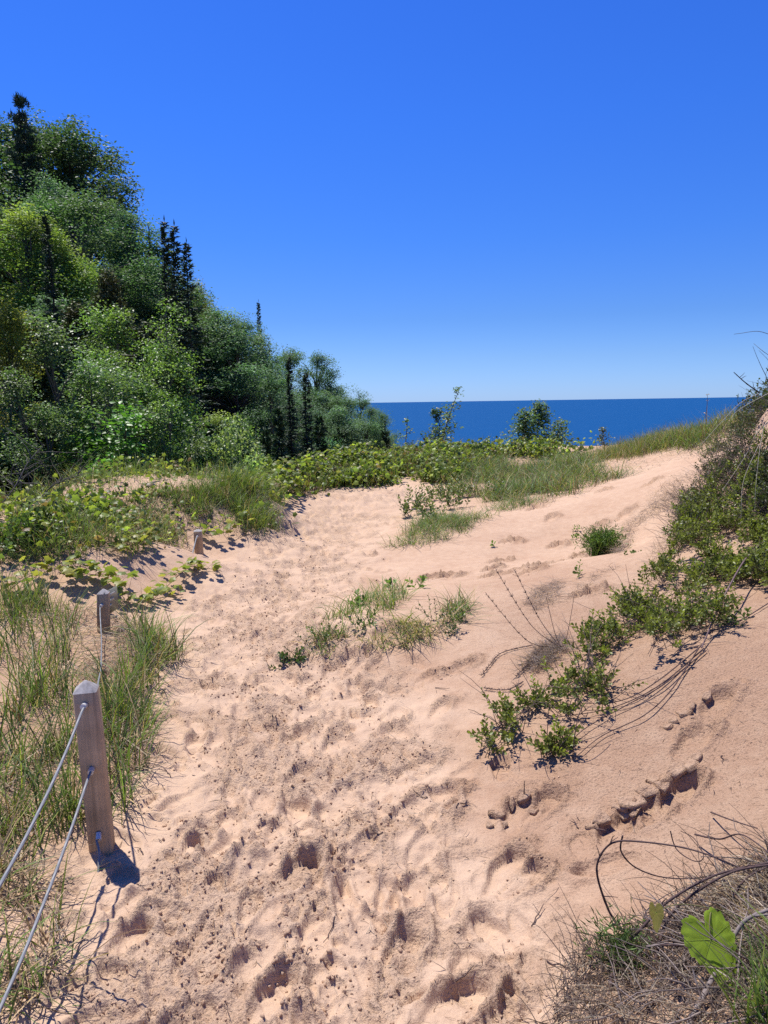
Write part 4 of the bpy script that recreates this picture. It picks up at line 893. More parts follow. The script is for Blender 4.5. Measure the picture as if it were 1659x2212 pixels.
def shrub(polys, dens, hgt, label, size=.024, c=SHRUB, ln=(.06, .14), nst=40, group='creeping evergreen shrubs on the bank', stl=(.12, .4), leafn=13, dry=(.16, .12, .10), lay=1, young=(.34, .38, .06), lift=0.0):
    pw = poly_world(polys); lf, st = MB(), MB()
    pts = scatter(pw, int(dens * 1.6), .25, 2.5, int(dens)); base = pts.copy()
    bump = hgt * (0.35 + .65 * sstep(-.3, .5, fbm(pts[:, 0], pts[:, 1], 3.5, 2, 55)))
    base[:, 2] += bump * rng.uniform(.15, 1, len(pts)) ** .6 + lift
    d = rdir(len(pts), .25, 1); sprigs(lf, st, base, d, rng.uniform(*ln, len(pts)), leafn, size, c, young=young)
    o = thing('creeping_shrub', label, 'shrub', (float(pw[:, 0].mean()), float(pw[:, 1].mean()), float(H(pw[:, 0].mean(), pw[:, 1].mean()))), group)
    stalks(st, pts, nst, stl, c=dry); off = -np.array(o.location)
    for nme, mb_, mt in (('foliage', lf, M_leaf), ('stems', st, M_twig)):
        k = mb_.build(nme, mt, o); k.location = off
        k['kind'] = 'stuff'
    return o
shrub([(1659, 1010), (1659, 1130), (1600, 1180), (1540, 1200), (1470, 1260), (1440, 1230), (1480, 1130), (1560, 1060), (1610, 1030)], 400, .30, 'big bright green shrub mass spilling over the bank at the photo edge', nst=160)
shrub([(1700, 1130), (1700, 1290), (1640, 1290), (1560, 1255), (1500, 1280), (1480, 1240), (1560, 1190), (1620, 1160)], 380, .16, 'bright green shrub skirt hanging over the bare sand hollow at the photo edge', nst=24)
shrub([(1440, 1225), (1480, 1262), (1560, 1290), (1580, 1380), (1510, 1425), (1400, 1440), (1350, 1400), (1330, 1350), (1390, 1280)], 210, .13, 'green shrub tongue reaching down the slope from the big shrub mass', size=.023, nst=70)
shrub([(1360, 1320), (1390, 1290), (1340, 1420), (1240, 1440), (1260, 1390)], 50, .09, 'narrow shrub strip on the sand between the brown stalks and the shrub tongue', nst=14)
shrub([(1190, 1500), (1250, 1460), (1330, 1480), (1350, 1530), (1270, 1570), (1215, 1580), (1190, 1550)], 40, .09, 'low green shrub patch where the long runners fan out on the sand', size=.023, nst=26)
shrub([(1165, 1640), (1180, 1600), (1240, 1590), (1215, 1640)], 15, .05, 'smallest shrub sprig under the low patch of runners', size=.024, nst=4, ln=(.06, .12))
shrub([(1045, 1580), (1080, 1540), (1125, 1535), (1130, 1590), (1100, 1610), (1060, 1640), (1030, 1650)], 24, .07, 'little green shrub farthest down the slope, nearest the path', size=.023, nst=14, ln=(.06, .14))
shrub([(1130, 1540), (1160, 1510), (1180, 1525), (1150, 1545)], 10, .05, 'tiny shrub shoot above the lowest shrub on the slope', size=.024, nst=3)
shrub([(1760, 860), (1760, 1010), (1650, 1020), (1590, 1000), (1575, 950), (1615, 905), (1659, 875)], 900, .50, 'dark woody shrub crowning the bank against sky and lake', size=.028, c=(.040, .058, .020), nst=520, stl=(.2, .55), young=(.07, .10, .03), leafn=8, dry=(.10, .08, .07))
shrub([(1500, 1040), (1560, 1000), (1640, 1000), (1659, 1040), (1560, 1080), (1500, 1160), (1455, 1200), (1470, 1110)], 330, .28, 'greyish half-dead shrub band between the green mass and bare slope', size=.022, c=(.045, .060, .024), nst=760, stl=(.12, .42), young=(.1, .13, .04), leafn=8, dry=(.15, .12, .105))
shrub([(1640, 985), (1760, 980), (1760, 1150), (1659, 1150), (1620, 1100), (1600, 1040)], 420, .38, 'dark twiggy shrub face of the bank at the photo edge', size=.024, c=(.040, .055, .020), nst=420, stl=(.15, .45), young=(.10, .14, .03), leafn=8, dry=(.12, .095, .085))
shrub([(1480, 965), (1560, 925), (1600, 940), (1560, 990), (1490, 1000)], 130, .22, 'grey-green low shrub behind the dark bank shrub, facing the lake', size=.024, c=(.085, .11, .045), nst=90, dry=(.3, .24, .18), leafn=8)
shrub([(1700, 880), (1900, 860), (2200, 840), (2200, 1000), (1950, 1080), (1760, 1120), (1690, 1000)], 900, .34, 'dark shrubs carrying on along the bank past the photo edge', size=.026, c=(.05, .07, .022), nst=260, stl=(.15, .45), young=(.12, .16, .035), leafn=8, dry=(.12, .095, .085))
shrub([(1720, 1130), (1900, 1080), (2100, 1100), (2050, 1230), (1850, 1300), (1720, 1280)], 420, .2, 'green shrub skirt carrying on over the bank past the photo edge', nst=40)
# small leafy weeds of the mid mound and slope
def weed(px, py, n, ln, size, label, group=None, c=(.085, .13, .035), young=(.16, .22, .04), name='leafy_weed', leafn=11, dirz=(.5, 1), sp=.03):
    b = G(px, py); lf, st = MB(), MB(); base = np.repeat(b[None], n, 0) + np.concatenate([rng.normal(0, sp if n > 1 else 0, (n, 2)), np.zeros((n, 1))], 1); base[:, 2] = H(base[:, 0], base[:, 1]) - .005
    sprigs(lf, st, base, rdir(n, *dirz), rng.uniform(*ln, n), leafn, size, c, young=young)
    o = thing(name, label, 'plant', tuple(b), group)
    for nme, mb_, mt in (('leaves', lf, M_leaf), ('stem', st, M_twig)):
        k = mb_.build(nme, mt, o); k.location = -b
WG = 'small leafy plants on the open sand'
weed(20, 1190, 34, (.2, .42), .05, 'dark green leafy plant at the photo edge where sand meets the hollow', None, (.07, .12, .03), (.13, .2, .04), 'leafy_plant', 14, (.6, 1), .14)
weed(75, 1165, 26, (.18, .36), .045, 'green leafy plant among vines beside the dark hollow', None, (.08, .13, .03), (.15, .22, .04), 'leafy_plant', 13, (.6, 1), .12)
weed(625, 1438, 13, (.06, .13), .028, 'dark low weed at the very tip of the mid-path mound', WG, (.05, .08, .03), (.08, .12, .035), dirz=(.2, .9))
weed(655, 1415, 4, (.07, .12), .018, 'thin dark weed next to the tip of the mid-path mound', WG, (.05, .08, .03), (.08, .12, .035))
weed(695, 1390, 9, (.08, .17), .026, 'bushy weed on the left shoulder of the mid-path mound', WG)
weed(785, 1360, 7, (.07, .15), .026, 'leafy weed at the foot of the arching green grass', WG)
weed(840, 1275, 3, (.07, .10), .05, 'broad-leaved seedling beside the upright stick', WG, (.11, .19, .04), (.18, .27, .05), leafn=7)
weed(903, 1272, 3, (.09, .14), .05, 'broad-leaved seedling standing alone behind the mound', WG, (.11, .19, .04), (.18, .27, .05), leafn=8)
weed(775, 1310, 5, (.06, .1), .045, 'broad-leaved plant among the arching grass of the mound', WG, (.10, .17, .04), (.15, .22, .05), leafn=7)
weed(960, 1345, 9, (.10, .22), .018, 'straggly small-leaved weed on the right shoulder of the mound', WG, (.07, .10, .035))
weed(985, 1370, 6, (.08, .18), .02, 'straggly weed at the right foot of the mound', WG, (.06, .09, .03))
weed(1000, 1340, 4, (.05, .10), .022, 'tiny weed beyond the right end of the mound', WG)
weed(865, 1400, 3, (.08, .12), .016, 'single dark weed stem in front of the combed grass', WG, (.06, .09, .03), sp=.008)
weed(1069, 1182, 1, (.05, .06), .05, 'single tiny seedling alone on the bare pale slope', WG, (.11, .19, .04), (.16, .26, .05), leafn=6)
weed(1228, 1165, 2, (.06, .10), .035, 'pair of seedlings just uphill of the footprints', WG, (.12, .19, .04), leafn=8)
weed(1238, 1150, 2, (.06, .10), .035, 'upper seedling near the round feathery plant', WG, (.12, .19, .04), leafn=8)
weed(1256, 1245, 3, (.08, .16), .032, 'thin seedling below the round feathery plant', WG, (.12, .18, .04), leafn=7, sp=.015)
weed(1362, 1195, 5, (.03, .07), .025, 'flat little weed right of the round feathery plant', WG, dirz=(.0, .6), leafn=7)
weed(1590, 1345, 8, (.05, .1), .026, 'small dark sprig on the bare bank below the shrub skirt', WG, dirz=(.1, .8))
for px, py, n, lab in [(880, 1118, 7, 'slender upright sprig by the path nearest the dark grass clump'), (915, 1100, 8, 'slender sprig at the left of the sprig row below the crest'), (945, 1082, 9, 'tallest slender sprigs in the row below the crest'), (975, 1100, 8, 'slender sprig above the dark grass clump'), (1005, 1075, 8, 'right-hand slender sprig of the row below the crest'), (1075, 1072, 7, 'separate slender sprigs close under the crest grass'), (925, 1130, 6, 'low slender sprig inside the dark grass clump')]:
    weed(px, py, n * 2, (.2, .38), .05, lab, 'slender sprigs between path and crest', (.10, .13, .045), (.16, .2, .05), 'slender_sprig', 14, (.75, 1), .09)

# ------------------------------------------------------------------ shrubs and saplings before the lake
def sapling(px, ty, y, dpx, lean, ncl, ls, c, label, name='sapling', cat='sapling', per=9, sig=.09, br=.35):
    tp = P(px, ty, y); b = np.array([tp[0], y, float(H(tp[0], y))]); h = tp[2] - b[2]; vis = dpx / F * y; b[0] -= lean * vis; lf, st = MB(), MB()
    t = np.linspace(0, 1, 8); u0_ = max(0, 1 - vis / h); pts = np.stack([lean * vis * np.clip((t - u0_) / (1 - u0_), 0, 1) ** 1.5, 0 * t, h * t], 1) + rng.normal(0, .008 * h, (8, 3)) * (t > 0)[:, None]; pts[0, 2] -= .2
    tube(st, pts, .011 * h * (1.05 - t) + .003, 5, (.13, .11, .09), False); cen = []
    for k in range(ncl):
        u = rng.uniform(u0_ - .05 * (u0_ > .3), 1); q = np.array([np.interp(u, t, pts[:, i]) for i in range(3)]); a = rng.uniform(0, 6.28); L = br * vis * (1.15 - (u - u0_) / (1 - u0_)) * rng.uniform(.4, 1.1)
        e = q + np.array([math.cos(a) * L, math.sin(a) * L, L * .55]); tube(st, limb(q, e, 0, 4), [.007, .005, .004, .002], 3, (.13, .11, .09), False); cen.append(e); cen.append((q + e) / 2)
    leaf_cloud(lf, np.array(cen), sig, per, ls, c, flat=.8)
    o = thing(name, label, cat, tuple(b)); st.build('stem', M_bark, o); lf.build('leaves', M_leaf, o)
LKG = (.12, .18, .065)
sapling(995, 832, 19.0, 135, .30, 22, .085, LKG, 'tall leaning sapling with open crown silhouetted before the lake', br=.22, sig=.10)
sapling(944, 888, 19.4, 75, .05, 30, .07, (.06, .10, .05), 'dense short sapling at the foot of the leaning lake sapling', per=14, br=.4)
sapling(880, 898, 19.8, 70, .10, 9, .07, LKG, 'thin sapling alone before the lake beside the wood', br=.3, sig=.06, per=7)
sapling(1130, 893, 19.4, 85, -.1, 48, .075, (.11, .17, .07), 'rounded leafy bush before the lake in the middle of the crest', 'lake_bush', 'bush', per=18, br=.55, sig=.13)
sapling(1168, 878, 19.8, 100, .05, 52, .075, (.11, .17, .07), 'tallest part of the leafy bushes before the lake', 'lake_bush', 'bush', per=18, br=.45, sig=.13)
sapling(1215, 912, 19.2, 70, .25, 40, .075, (.12, .18, .07), 'lower leafy bush beside the taller ones before the lake', 'lake_bush', 'bush', per=15, br=.6, sig=.12)
sapling(1300, 922, 17.0, 60, -.12, 22, .05, (.10, .12, .05), 'thin twiggy willow bush at the dip of the crest', 'lake_bush', 'bush', per=7, br=.4, sig=.05)
sapling(1528, 852, 15.6, 90, 0, 4, .03, (.2, .15, .1), 'single dry plant stalk standing against the lake', 'dry_stalk', 'stalk', per=3, br=.05, sig=.03)

# ------------------------------------------------------------------ dead stems, vines, twigs
def stem_thing(px, r, c, label, name, cat, group=None, sides=6, lift=.006, n=None, leaves=0):
    """px: list of (px, py, height above ground at that foot point)"""
    pts = np.array([G(a, b) + np.array([0, 0, hgt]) for a, b, hgt in px]); n = n or 8 * len(px)
    p = spline(pts, n); p[:, 2] = np.maximum(p[:, 2], H(p[:, 0], p[:, 1]) + lift * .5); mb = MB()
    rad = np.linspace(r, r * .45, n) * (1 + .18 * np.sin(np.arange(n) * 1.9)); tube(mb, p, rad, sides, c)
    return tag(mb.build(name, M_twig, None, True), label, cat, group), p
def air(px, py, y): return P(px, py, y)
def stem_air(pts3, r, c, label, name, cat, group=None, n=60, twigs=0):
    p = spline(np.array(pts3), n); mb = MB(); rad = np.linspace(r, r * .5, n) * (1 + .15 * (np.sin(np.arange(n) * .9) > .9)); tube(mb, p, rad, 7, c)
    for k in range(twigs):
        i = rng.integers(5, n - 3); d = rdir(1, .1, 1)[0]; L = rng.uniform(.02, .06); tube(mb, [p[i], p[i] + d * L * .6, p[i] + d * L + rng.normal(0, .006, 3)], [r * .45, r * .35, r * .2], 5, c, False)
    return tag(mb.build(name, M_twig, None, True), label, cat, group)
VB = (.085, .055, .052); VG = (.20, .165, .155); GV = 'dead woody vines at the lower right corner'
def ga(px, py, hgt): return G(px, py) + np.array([0, 0, hgt])
y0 = G(1310, 1985)[1]
stem_air([ga(1335, 2010, .0), air(1312, 1960, y0 - .03), air(1290, 1890, y0 - .02), air(1296, 1850, y0 - .02), air(1325, 1820, y0 - .03), air(1380, 1818, y0 - .05), air(1480, 1832, y0 - .1), air(1570, 1862, y0 - .16), air(1640, 1900, y0 - .2)], .0036, VB, 'arched dead vine making the tallest loop over the bare slope', 'dead_vine', 'vine', GV, twigs=6)
stem_air([air(1345, 1805, y0 - .03), air(1342, 1840, y0 - .02), air(1375, 1875, y0 + .0), air(1440, 1896, y0 + .0), air(1530, 1892, y0 - .02), air(1640, 1850, y0)], .0026, VB, 'thin dead vine curling inside the tallest loop', 'dead_vine', 'vine', GV)
stem_air([air(1448, 1795, y0 + .02), air(1462, 1835, y0), air(1500, 1860, y0 - .04), air(1520, 1850, y0 - .06), air(1500, 1812, y0), air(1470, 1795, y0)], .0018, VB, 'small dark hoop of thin vine above the arched one', 'dead_vine', 'vine', GV)
stem_air([ga(1316, 2158, .0), ga(1330, 2110, .05), ga(1385, 2080, .1), ga(1440, 2040, .12), ga(1540, 1985, .12), ga(1659, 1945, .1), ga(1720, 1930, .1)], .0045, VB, 'long thick dead vine sweeping from the lower bank to the photo edge', 'dead_vine', 'vine', GV, twigs=6)
stem_air([ga(1415, 2090, .02), ga(1450, 2030, .08), ga(1560, 1985, .12), ga(1659, 1962, .12), ga(1720, 1950, .1)], .0042, VB, 'second dead vine running just beneath the long sweeping one', 'dead_vine', 'vine', GV, twigs=3)
stem_air([ga(1380, 2072, .03), ga(1440, 2090, .06), ga(1500, 2112, .08), ga(1560, 2118, .08)], .0035, VB, 'short dark vine pointing at the big grape leaf', 'dead_vine', 'vine', GV, twigs=2)
stem_air([ga(1480, 2240, .0), ga(1520, 2180, .03), ga(1560, 2120, .06), ga(1600, 2080, .1), ga(1659, 2050, .1)], .007, VG, 'grey woody vine stem under the big grape leaf', 'dead_vine', 'vine', GV, twigs=3)
stem_air([ga(1500, 1830, .04), ga(1550, 1870, .08), ga(1600, 1890, .12), ga(1680, 1940, .1)], .003, VB, 'straight dead stem poking out at the top of the dry grass bank', 'dead_vine', 'vine', GV, twigs=1)
stem_air([ga(1535, 1770, .02), ga(1575, 1830, .08), ga(1630, 1880, .12)], .0028, VB, 'highest dead stem poking up the bare slope by the dry bank', 'dead_vine', 'vine', GV)
stem_air([ga(1560, 2010, .02), ga(1600, 1960, .07), ga(1659, 1925, .06), ga(1720, 1900, .06)], .0034, VB, 'dead vine crossing the dry grass near the photo edge', 'dead_vine', 'vine', GV, twigs=2)
# runners across the slope
VR = 'long woody runners on the slope'
stem_air([ga(1660, 1195, .10), ga(1610, 1260, .16), ga(1560, 1340, .12), ga(1515, 1410, .02)], .0065, (.15, .10, .10), 'thick purple-grey runner dropping down the bare sand hollow', 'woody_runner', 'runner', VR)
for k, (a, lab) in enumerate([([(1520, 1410), (1440, 1480), (1370, 1525), (1290, 1545), (1180, 1565)], 'upper runner of the bundle trailing from the shrub tongue'), ([(1525, 1415), (1430, 1495), (1350, 1540), (1260, 1590), (1215, 1635)], 'middle runner of the bundle trailing from the shrub tongue'),
        ([(1510, 1412), (1450, 1500), (1390, 1560), (1300, 1600), (1240, 1650)], 'lowest runner of the bundle, curving along the bare slope'), ([(1515, 1405), (1420, 1488), (1340, 1530), (1240, 1530)], 'fourth thin runner lying inside the trailing bundle'),
        ([(1370, 1380), (1310, 1420), (1230, 1480), (1110, 1560), (1060, 1600)], 'runner joining the narrow shrub strip with the lowest shrub'), ([(1300, 1440), (1240, 1470), (1190, 1500), (1120, 1530)], 'short runner above the low shrub patch'),
        ([(1659, 1310), (1600, 1345), (1540, 1375), (1500, 1400)], 'thin runner along the bare hollow at the photo edge'), ([(1555, 1250), (1490, 1300), (1440, 1350), (1400, 1420)], 'runner winding beneath the shrub tongue')]):
    stem_air([ga(x, y, .012 + .018 * rng.random()) for x, y in a], .003, VB, lab, 'woody_runner', 'runner', VR, twigs=5)
stem_air([ga(1181, 1642, 0), ga(1181, 1642, .12), ga(1184, 1642, .24)], .0022, VB, 'thin upright dead stem by the smallest shrub sprig', 'dry_stalk', 'stalk')
stem_air([ga(1237, 1645, 0), ga(1240, 1642, .10), ga(1252, 1625, .18), ga(1280, 1600, .2)], .0026, VB, 'thin arching dead stem below the patch of runners', 'dry_stalk', 'stalk')
stem_air([ga(1132, 1725, -.02), ga(1132, 1725, .065)], .0028, VB, 'short dark stick upright beside the crumbled footprint', 'stick', 'stick', n=6)
stem_air([ga(848, 1290, -.02), ga(848, 1290, .08), ga(846, 1290, .155)], .0042, (.16, .12, .10), 'grey stick standing upright on top of the mid-path mound', 'stick', 'stick', n=8)
# fan of tall brown seed stalks
foot = G(1215, 1400)
def seedstalk(tipx, tipy, dy, label, seedhead=True, bend=.0):
    tip = P(tipx, tipy, foot[1] + dy); mid = (foot + tip) / 2 + np.array([0, 0, -.05 - bend]); mb = MB()
    p = spline([foot, foot * .7 + mid * .3 - np.array([0, 0, .015]), mid, tip], 30); p[:, 2] = np.maximum(p[:, 2], H(p[:, 0], p[:, 1]) + .003); tube(mb, p, np.linspace(.0028, .0012, 30), 5, (.13, .085, .075), False)
    if seedhead:
        d0 = unit(p[-1] - p[-6])
        for k in range(60):
            i = rng.integers(19, 30); d = d0 * .7 + rdir(1)[0] * .6; tube(mb, [p[i], p[i] + unit(d) * rng.uniform(.008, .022)], [.0014, .0007], 3, (.15, .10, .085), False)
    tag(mb.build('seed_stalk', M_twig), label, 'stalk', 'fan of dead seed stalks')
seedstalk(1072, 1232, -.05, 'tallest brown seed stalk of the fan, tip farthest uphill', bend=.03); seedstalk(1112, 1232, .1, 'brown seed stalk second from the tallest in the fan')
seedstalk(1052, 1285, -.15, 'low brown seed stalk leaning most towards the mound', bend=.05); seedstalk(1180, 1290, .0, 'short bare stalk rising at the middle of the fan', False); seedstalk(1240, 1290, .05, 'bare stalk leaning to the shrub side of the fan', False)
# drooping branches lying on the sand below the fan
for a, lab in [([(1150, 1400), (1085, 1415), (1060, 1440), (1040, 1465)], 'dead feathered branch lying on sand below the seed stalks'), ([(1130, 1480), (1095, 1495), (1045, 1493)], 'curved dead branch lying flat above the lowest shrub'), ([(1210, 1425), (1150, 1440), (1115, 1468)], 'dark dead branch end between two lying branches')]:
    pp = [ga(x, y, .012) for x, y in a]; p = spline(pp, 30); mb = MB(); tube(mb, p, np.linspace(.003, .0015, 30), 5, VB, False)
    for k in range(110):
        i = rng.integers(4, 30); d = rdir(1, -.1, .6)[0]; tube(mb, [p[i], p[i] + d * rng.uniform(.008, .02)], [.0016, .0008], 3, VB, False)
    tag(mb.build('dead_branch', M_twig), lab, 'branch', 'dead branches lying on the slope')
# brown dead grass mats
def mat_grass(poly, n, label, ln=(.05, .16), cols=(GREYS, BROWN, (.24, .18, .15)), lift=.03, up=0):
    mb = MB(); pw = poly_world(poly); litterblades(mb, scatter(pw, n), ln, cols, lift, (.0008, .0016))
    if up: tufts(mb, scatter(pw, up), 10, (.05, .18), [GREYS, BROWN, STRAW], [2, 2, 1], lean=(.3, 1.3), curl=(.2, 1), wd=(.0008, .0016), spread=.03)
    return stuff(mb, 'dead_grass', label)
mat_grass([(1130, 1310), (1160, 1270), (1215, 1255), (1205, 1300), (1160, 1330)], 700, 'brown dead grass mat above the fan of seed stalks')
mat_grass([(1130, 1440), (1160, 1405), (1215, 1370), (1230, 1400), (1190, 1440), (1150, 1460)], 800, 'brown dead grass mat at the foot of the fan of seed stalks', up=20)
mat_grass([(1310, 1190), (1340, 1140), (1400, 1090), (1460, 1060), (1500, 1050), (1440, 1100), (1370, 1140), (1335, 1200)], 1500, 'greyish dead stems strewn from the feathery plant up to the bank', lift=.05, up=24)
mat_grass([(1390, 1090), (1450, 1040), (1520, 1010), (1560, 1030), (1500, 1090), (1440, 1110)], 900, 'grey dead stems tangled under the half-dead shrub', lift=.12, up=40)
mat_grass([(1440, 1150), (1500, 1090), (1480, 1180), (1420, 1260), (1380, 1270)], 900, 'grey root tangle along the edge of the shrub mass', lift=.1, up=40)
mat_grass([(1290, 1235), (1340, 1220), (1260, 1270), (1240, 1300), (1230, 1280)], 160, 'few dead stems scattered below the feathery plant', lift=.02)
# lower right: dry bank
DB = [(1180, 2240), (1215, 2110), (1270, 2050), (1320, 2030), (1400, 2000), (1480, 1930), (1560, 1890), (1720, 1830), (1760, 2000), (1700, 2240)]
mat_grass(DB, 2200, 'tangle of dry grey-brown grass on the bank at the lower right corner', ln=(.03, .13), cols=(BROWN, (.10, .07, .055), (.08, .055, .045), (.20, .15, .12), (.33, .27, .20)), lift=.035)
tg = MB(); stalks(tg, scatter(poly_world(DB), 400), 560, (.05, .22), (.6, 1.55), (.10, .072, .06), .0016, 3, .5); stalks(tg, scatter(poly_world([(1330, 2212), (1420, 2080), (1520, 1990), (1600, 1930), (1740, 1880), (1740, 2212)]), 160), 150, (.08, .26), (1.0, 1.55), (.17, .135, .12), .0026, 4, .3); stuff(tg, 'root_tangle', 'brown twigs and roots tangled over the lower right bank', M_twig)
hang = poly_world([(1560, 1960), (1620, 1900), (1720, 1860), (1720, 2060), (1600, 2060)]); g = MB(); tufts(g, scatter(hang, 120), 12, (.06, .19), [(.40, .33, .25), GREYS, STRAW, BROWN], [3, 3, 2, 2], lean=(.5, 1.5), curl=(.3, 1.6), spread=.02, wd=(.0012, .0026))
stuff(g, 'dead_grass', 'pale combed dry grass tuft hanging above the big grape leaf')
g = MB(); tufts(g, scatter(poly_world([(1610, 2280), (1650, 2200), (1690, 2120), (1760, 2070), (1760, 2280)]), 40), 9, (.08, .24), [GREEN, LIME, (.10, .15, .04)], [3, 2, 2], lean=(.1, .7), curl=(.2, 1), spread=.02, wd=(.0016, .003))
tag(g.build('grass_clump', M_grass), 'fresh green grass below the big grape leaf at the corner', 'grass', GG)
# feathery green plant at the left of the bank
def feather(px, py, n, L, label, c=(.10, .145, .045)):
    b = G(px, py); mb = MB(); bb = np.repeat(b[None], n, 0) + np.concatenate([rng.normal(0, .022, (n, 2)), np.zeros((n, 1))], 1); bb[:, 2] = H(bb[:, 0], bb[:, 1]) - .005
    blades(mb, bb, rng.uniform(0, 6.28, n), rng.uniform(.4, 1, n) * L, rng.uniform(0, 1, n), rng.uniform(-.2, .7, n), np.full(n, .0011), jit(c, n, .2), 4)
    m_ = n * 7; k = rng.integers(0, n, m_); p = bb[k] + rng.normal(0, 1, (m_, 3)) * [.032, .032, .022] + [0, 0, L * .5]; M = frames(rdir(m_, -.1, 1), rdir(m_)) * .035; M = M * np.array([.10, 1, 1])[None, None, :]
    mb.inst(RHV, RHF, M, p, jit(c, m_)); o = thing('feathery_plant', label, 'plant', tuple(b)); k_ = mb.build('foliage', M_grass, o); k_.location = -b; k_['kind'] = 'stuff'
feather(1345, 2085, 70, .12, 'soft feathery green plant at the edge of the dry bank')
# the big grape leaf
lp = P(1535, 2030, G(1540, 2108)[1] - .03); LBk = MB()
def bigleaf():
    n = 90; a = np.linspace(0, 2 * math.pi, n, endpoint=False)
    lob = 1 + .13 * np.cos(3 * (a - math.pi / 2)) + .05 * np.cos(5 * (a - math.pi / 2)) - .34 * np.exp(-((np.abs(((a - 3 * math.pi / 2 + math.pi) % (2 * math.pi)) - math.pi)) / .22) ** 2)
    saw = 1 + .06 * (((np.arange(n) * 1.0) % 5) / 5 - .5) * 2
    rad = .5 * lob * saw * (1 + .1 * np.sin(a)) * (1 + .22 * np.exp(-((a - math.pi / 2) / .3) ** 2)); v = [(0, 0, 0)]; f = []; rings = [.2, .42, .62, .8, .92, 1.0]
    for q in rings:
        for k in range(n):
            x = rad[k] * q * math.cos(a[k]) * .92; y = rad[k] * q * math.sin(a[k]) * 1.15
            vein = min(abs(((a[k] - w0 + math.pi) % (2 * math.pi)) - math.pi) for w0 in (math.pi / 2, math.pi / 2 + .85, math.pi / 2 - .85, math.pi / 2 + 1.75, math.pi / 2 - 1.75))
            z = .022 * math.sin(min(vein, .45) / .45 * math.pi / 2) * q + .012 * math.sin(q * 17 + vein * 6) * q - .05 * q * q * abs(math.cos(a[k])) - .03 * max(0, q - .6) * math.sin(a[k] * 7) + .07 * (y > 0) * y * y + .025 * math.sin(x * 9 + 1) * q * q
            v.append((x, y, z))
    f3 = [[0, 1 + k, 1 + (k + 1) % n] for k in range(n)]; f4 = [[1 + i * n + k, 1 + (i + 1) * n + k, 1 + (i + 1) * n + (k + 1) % n, 1 + i * n + (k + 1) % n] for i in range(len(rings) - 1) for k in range(n)]
    return np.array(v), f3, f4
bv, bf3, bf4 = bigleaf()
def place_leaf(pos, tipd, nrm, s, c, parent, name='leaf'):
    M = frames(np.array([tipd]), np.array([nrm]))[0] * s; v = bv @ M.T
    mb = MB(); mb.add(v, bf3, c); mb.f.setdefault(4, []).append(np.array(bf4)); o = mb.build(name, M_vine, parent, True); o.location = pos
    vn = MB()
    for w0, L in ((math.pi / 2, .56), (math.pi / 2 + .85, .5), (math.pi / 2 - .85, .5), (math.pi / 2 + 1.75, .4), (math.pi / 2 - 1.75, .4)):
        k = int(round(w0 / (2 * math.pi) * 90)) % 90; ch = [bv[0]] + [bv[1 + i * 90 + k] for i in range(5)]; ch = (np.array(ch) + [0, 0, .004]) @ M.T
        tube(vn, ch, np.linspace(.005, .0015, 6) * s, 4, (.24, .31, .05), False)
    o2 = vn.build('veins', M_twig, o); return o
gv = thing('grapevine', 'big jagged bright green grape leaf on its stalk above the dry bank', 'vine', tuple(lp))
place_leaf((0, 0, 0), (.26, -.55, -.70), (-.16, -.66, .73), .122, (.27, .39, .035), gv)
place_leaf((-.105, .055, .028), (-.05, -.35, -.6), (-.8, -.35, .5), .045, (.22, .20, .05), gv)
st_ = MB(); tube(st_, spline([(0, 0, .002), (.005, .02, .035), (.03, .05, .04), (.10, .08, -.02), (.16, .10, -.10)], 20), .0016, 5, (.16, .15, .06)); tube(st_, spline([(-.105, .055, .03), (-.05, .06, .045), (.03, .05, .04)], 10), .0011, 5, (.16, .15, .06)); st_.build('stem', M_twig, gv)
# dry grass strands hanging from the bank shrub, and its bare twigs
HS = 'pale dry grass strands arching from the bank shrub'
for k, (a, lab) in enumerate([([(1640, 850, 5.9), (1600, 870, 5.7), (1560, 910, 5.5), (1515, 960, 5.4)], 'longest pale strand arching down before the crest grass'), ([(1670, 845, 5.8), (1625, 868, 5.6), (1590, 890, 5.5), (1580, 905, 5.4)], 'pale strand curling close under the longest strand'),
        ([(1665, 905, 5.6), (1632, 940, 5.5), (1610, 985, 5.5), (1560, 1060, 5.4)], 'pale strand hanging across the dark shrub'), ([(1650, 920, 5.5), (1640, 980, 5.4), (1632, 1060, 5.3), (1630, 1120, 5.3)], 'straight pale strand hanging down the shrub face'),
        ([(1640, 960, 5.5), (1606, 1040, 5.4), (1600, 1130, 5.3), (1590, 1190, 5.2)], 'second hanging pale strand on the shrub face'), ([(1680, 730, 5.4), (1640, 716, 5.4), (1600, 720, 5.5), (1585, 722, 5.5)], 'thin dark strand reaching out against the sky'),
        ([(1680, 780, 5.4), (1650, 760, 5.4), (1628, 742, 5.5)], 'thin bent strand against the sky under the reaching one')]):
    p = spline([air(*q) for q in a], 40); mb = MB(); tube(mb, p, np.linspace(.0026, .0011, 40), 4, (.40, .35, .27) if k < 5 else (.10, .09, .08), False); tag(mb.build('dry_strand', M_twig), lab, 'grass strand', HS)
stem_air([air(1640, 848, 6.4), air(1612, 828, 6.3), air(1585, 804, 6.3)], .006, (.07, .06, .055), 'bare dark twig poking from the bank shrub into the sky', 'bare_twig', 'twig', n=20, twigs=4)
bush_twigs = MB(); pts = scatter(poly_world([(1720, 880), (1720, 990), (1640, 990), (1610, 930), (1650, 890)]), 40); stalks(bush_twigs, pts + [0, 0, .2], 70, (.2, .5), (.0, 1.2), (.06, .05, .045), .004); 
bo = tag(bush_twigs.build('bare_brush', M_twig), 'tangle of bare dark twigs over the dark woody bank shrub', None, None, 'stuff')
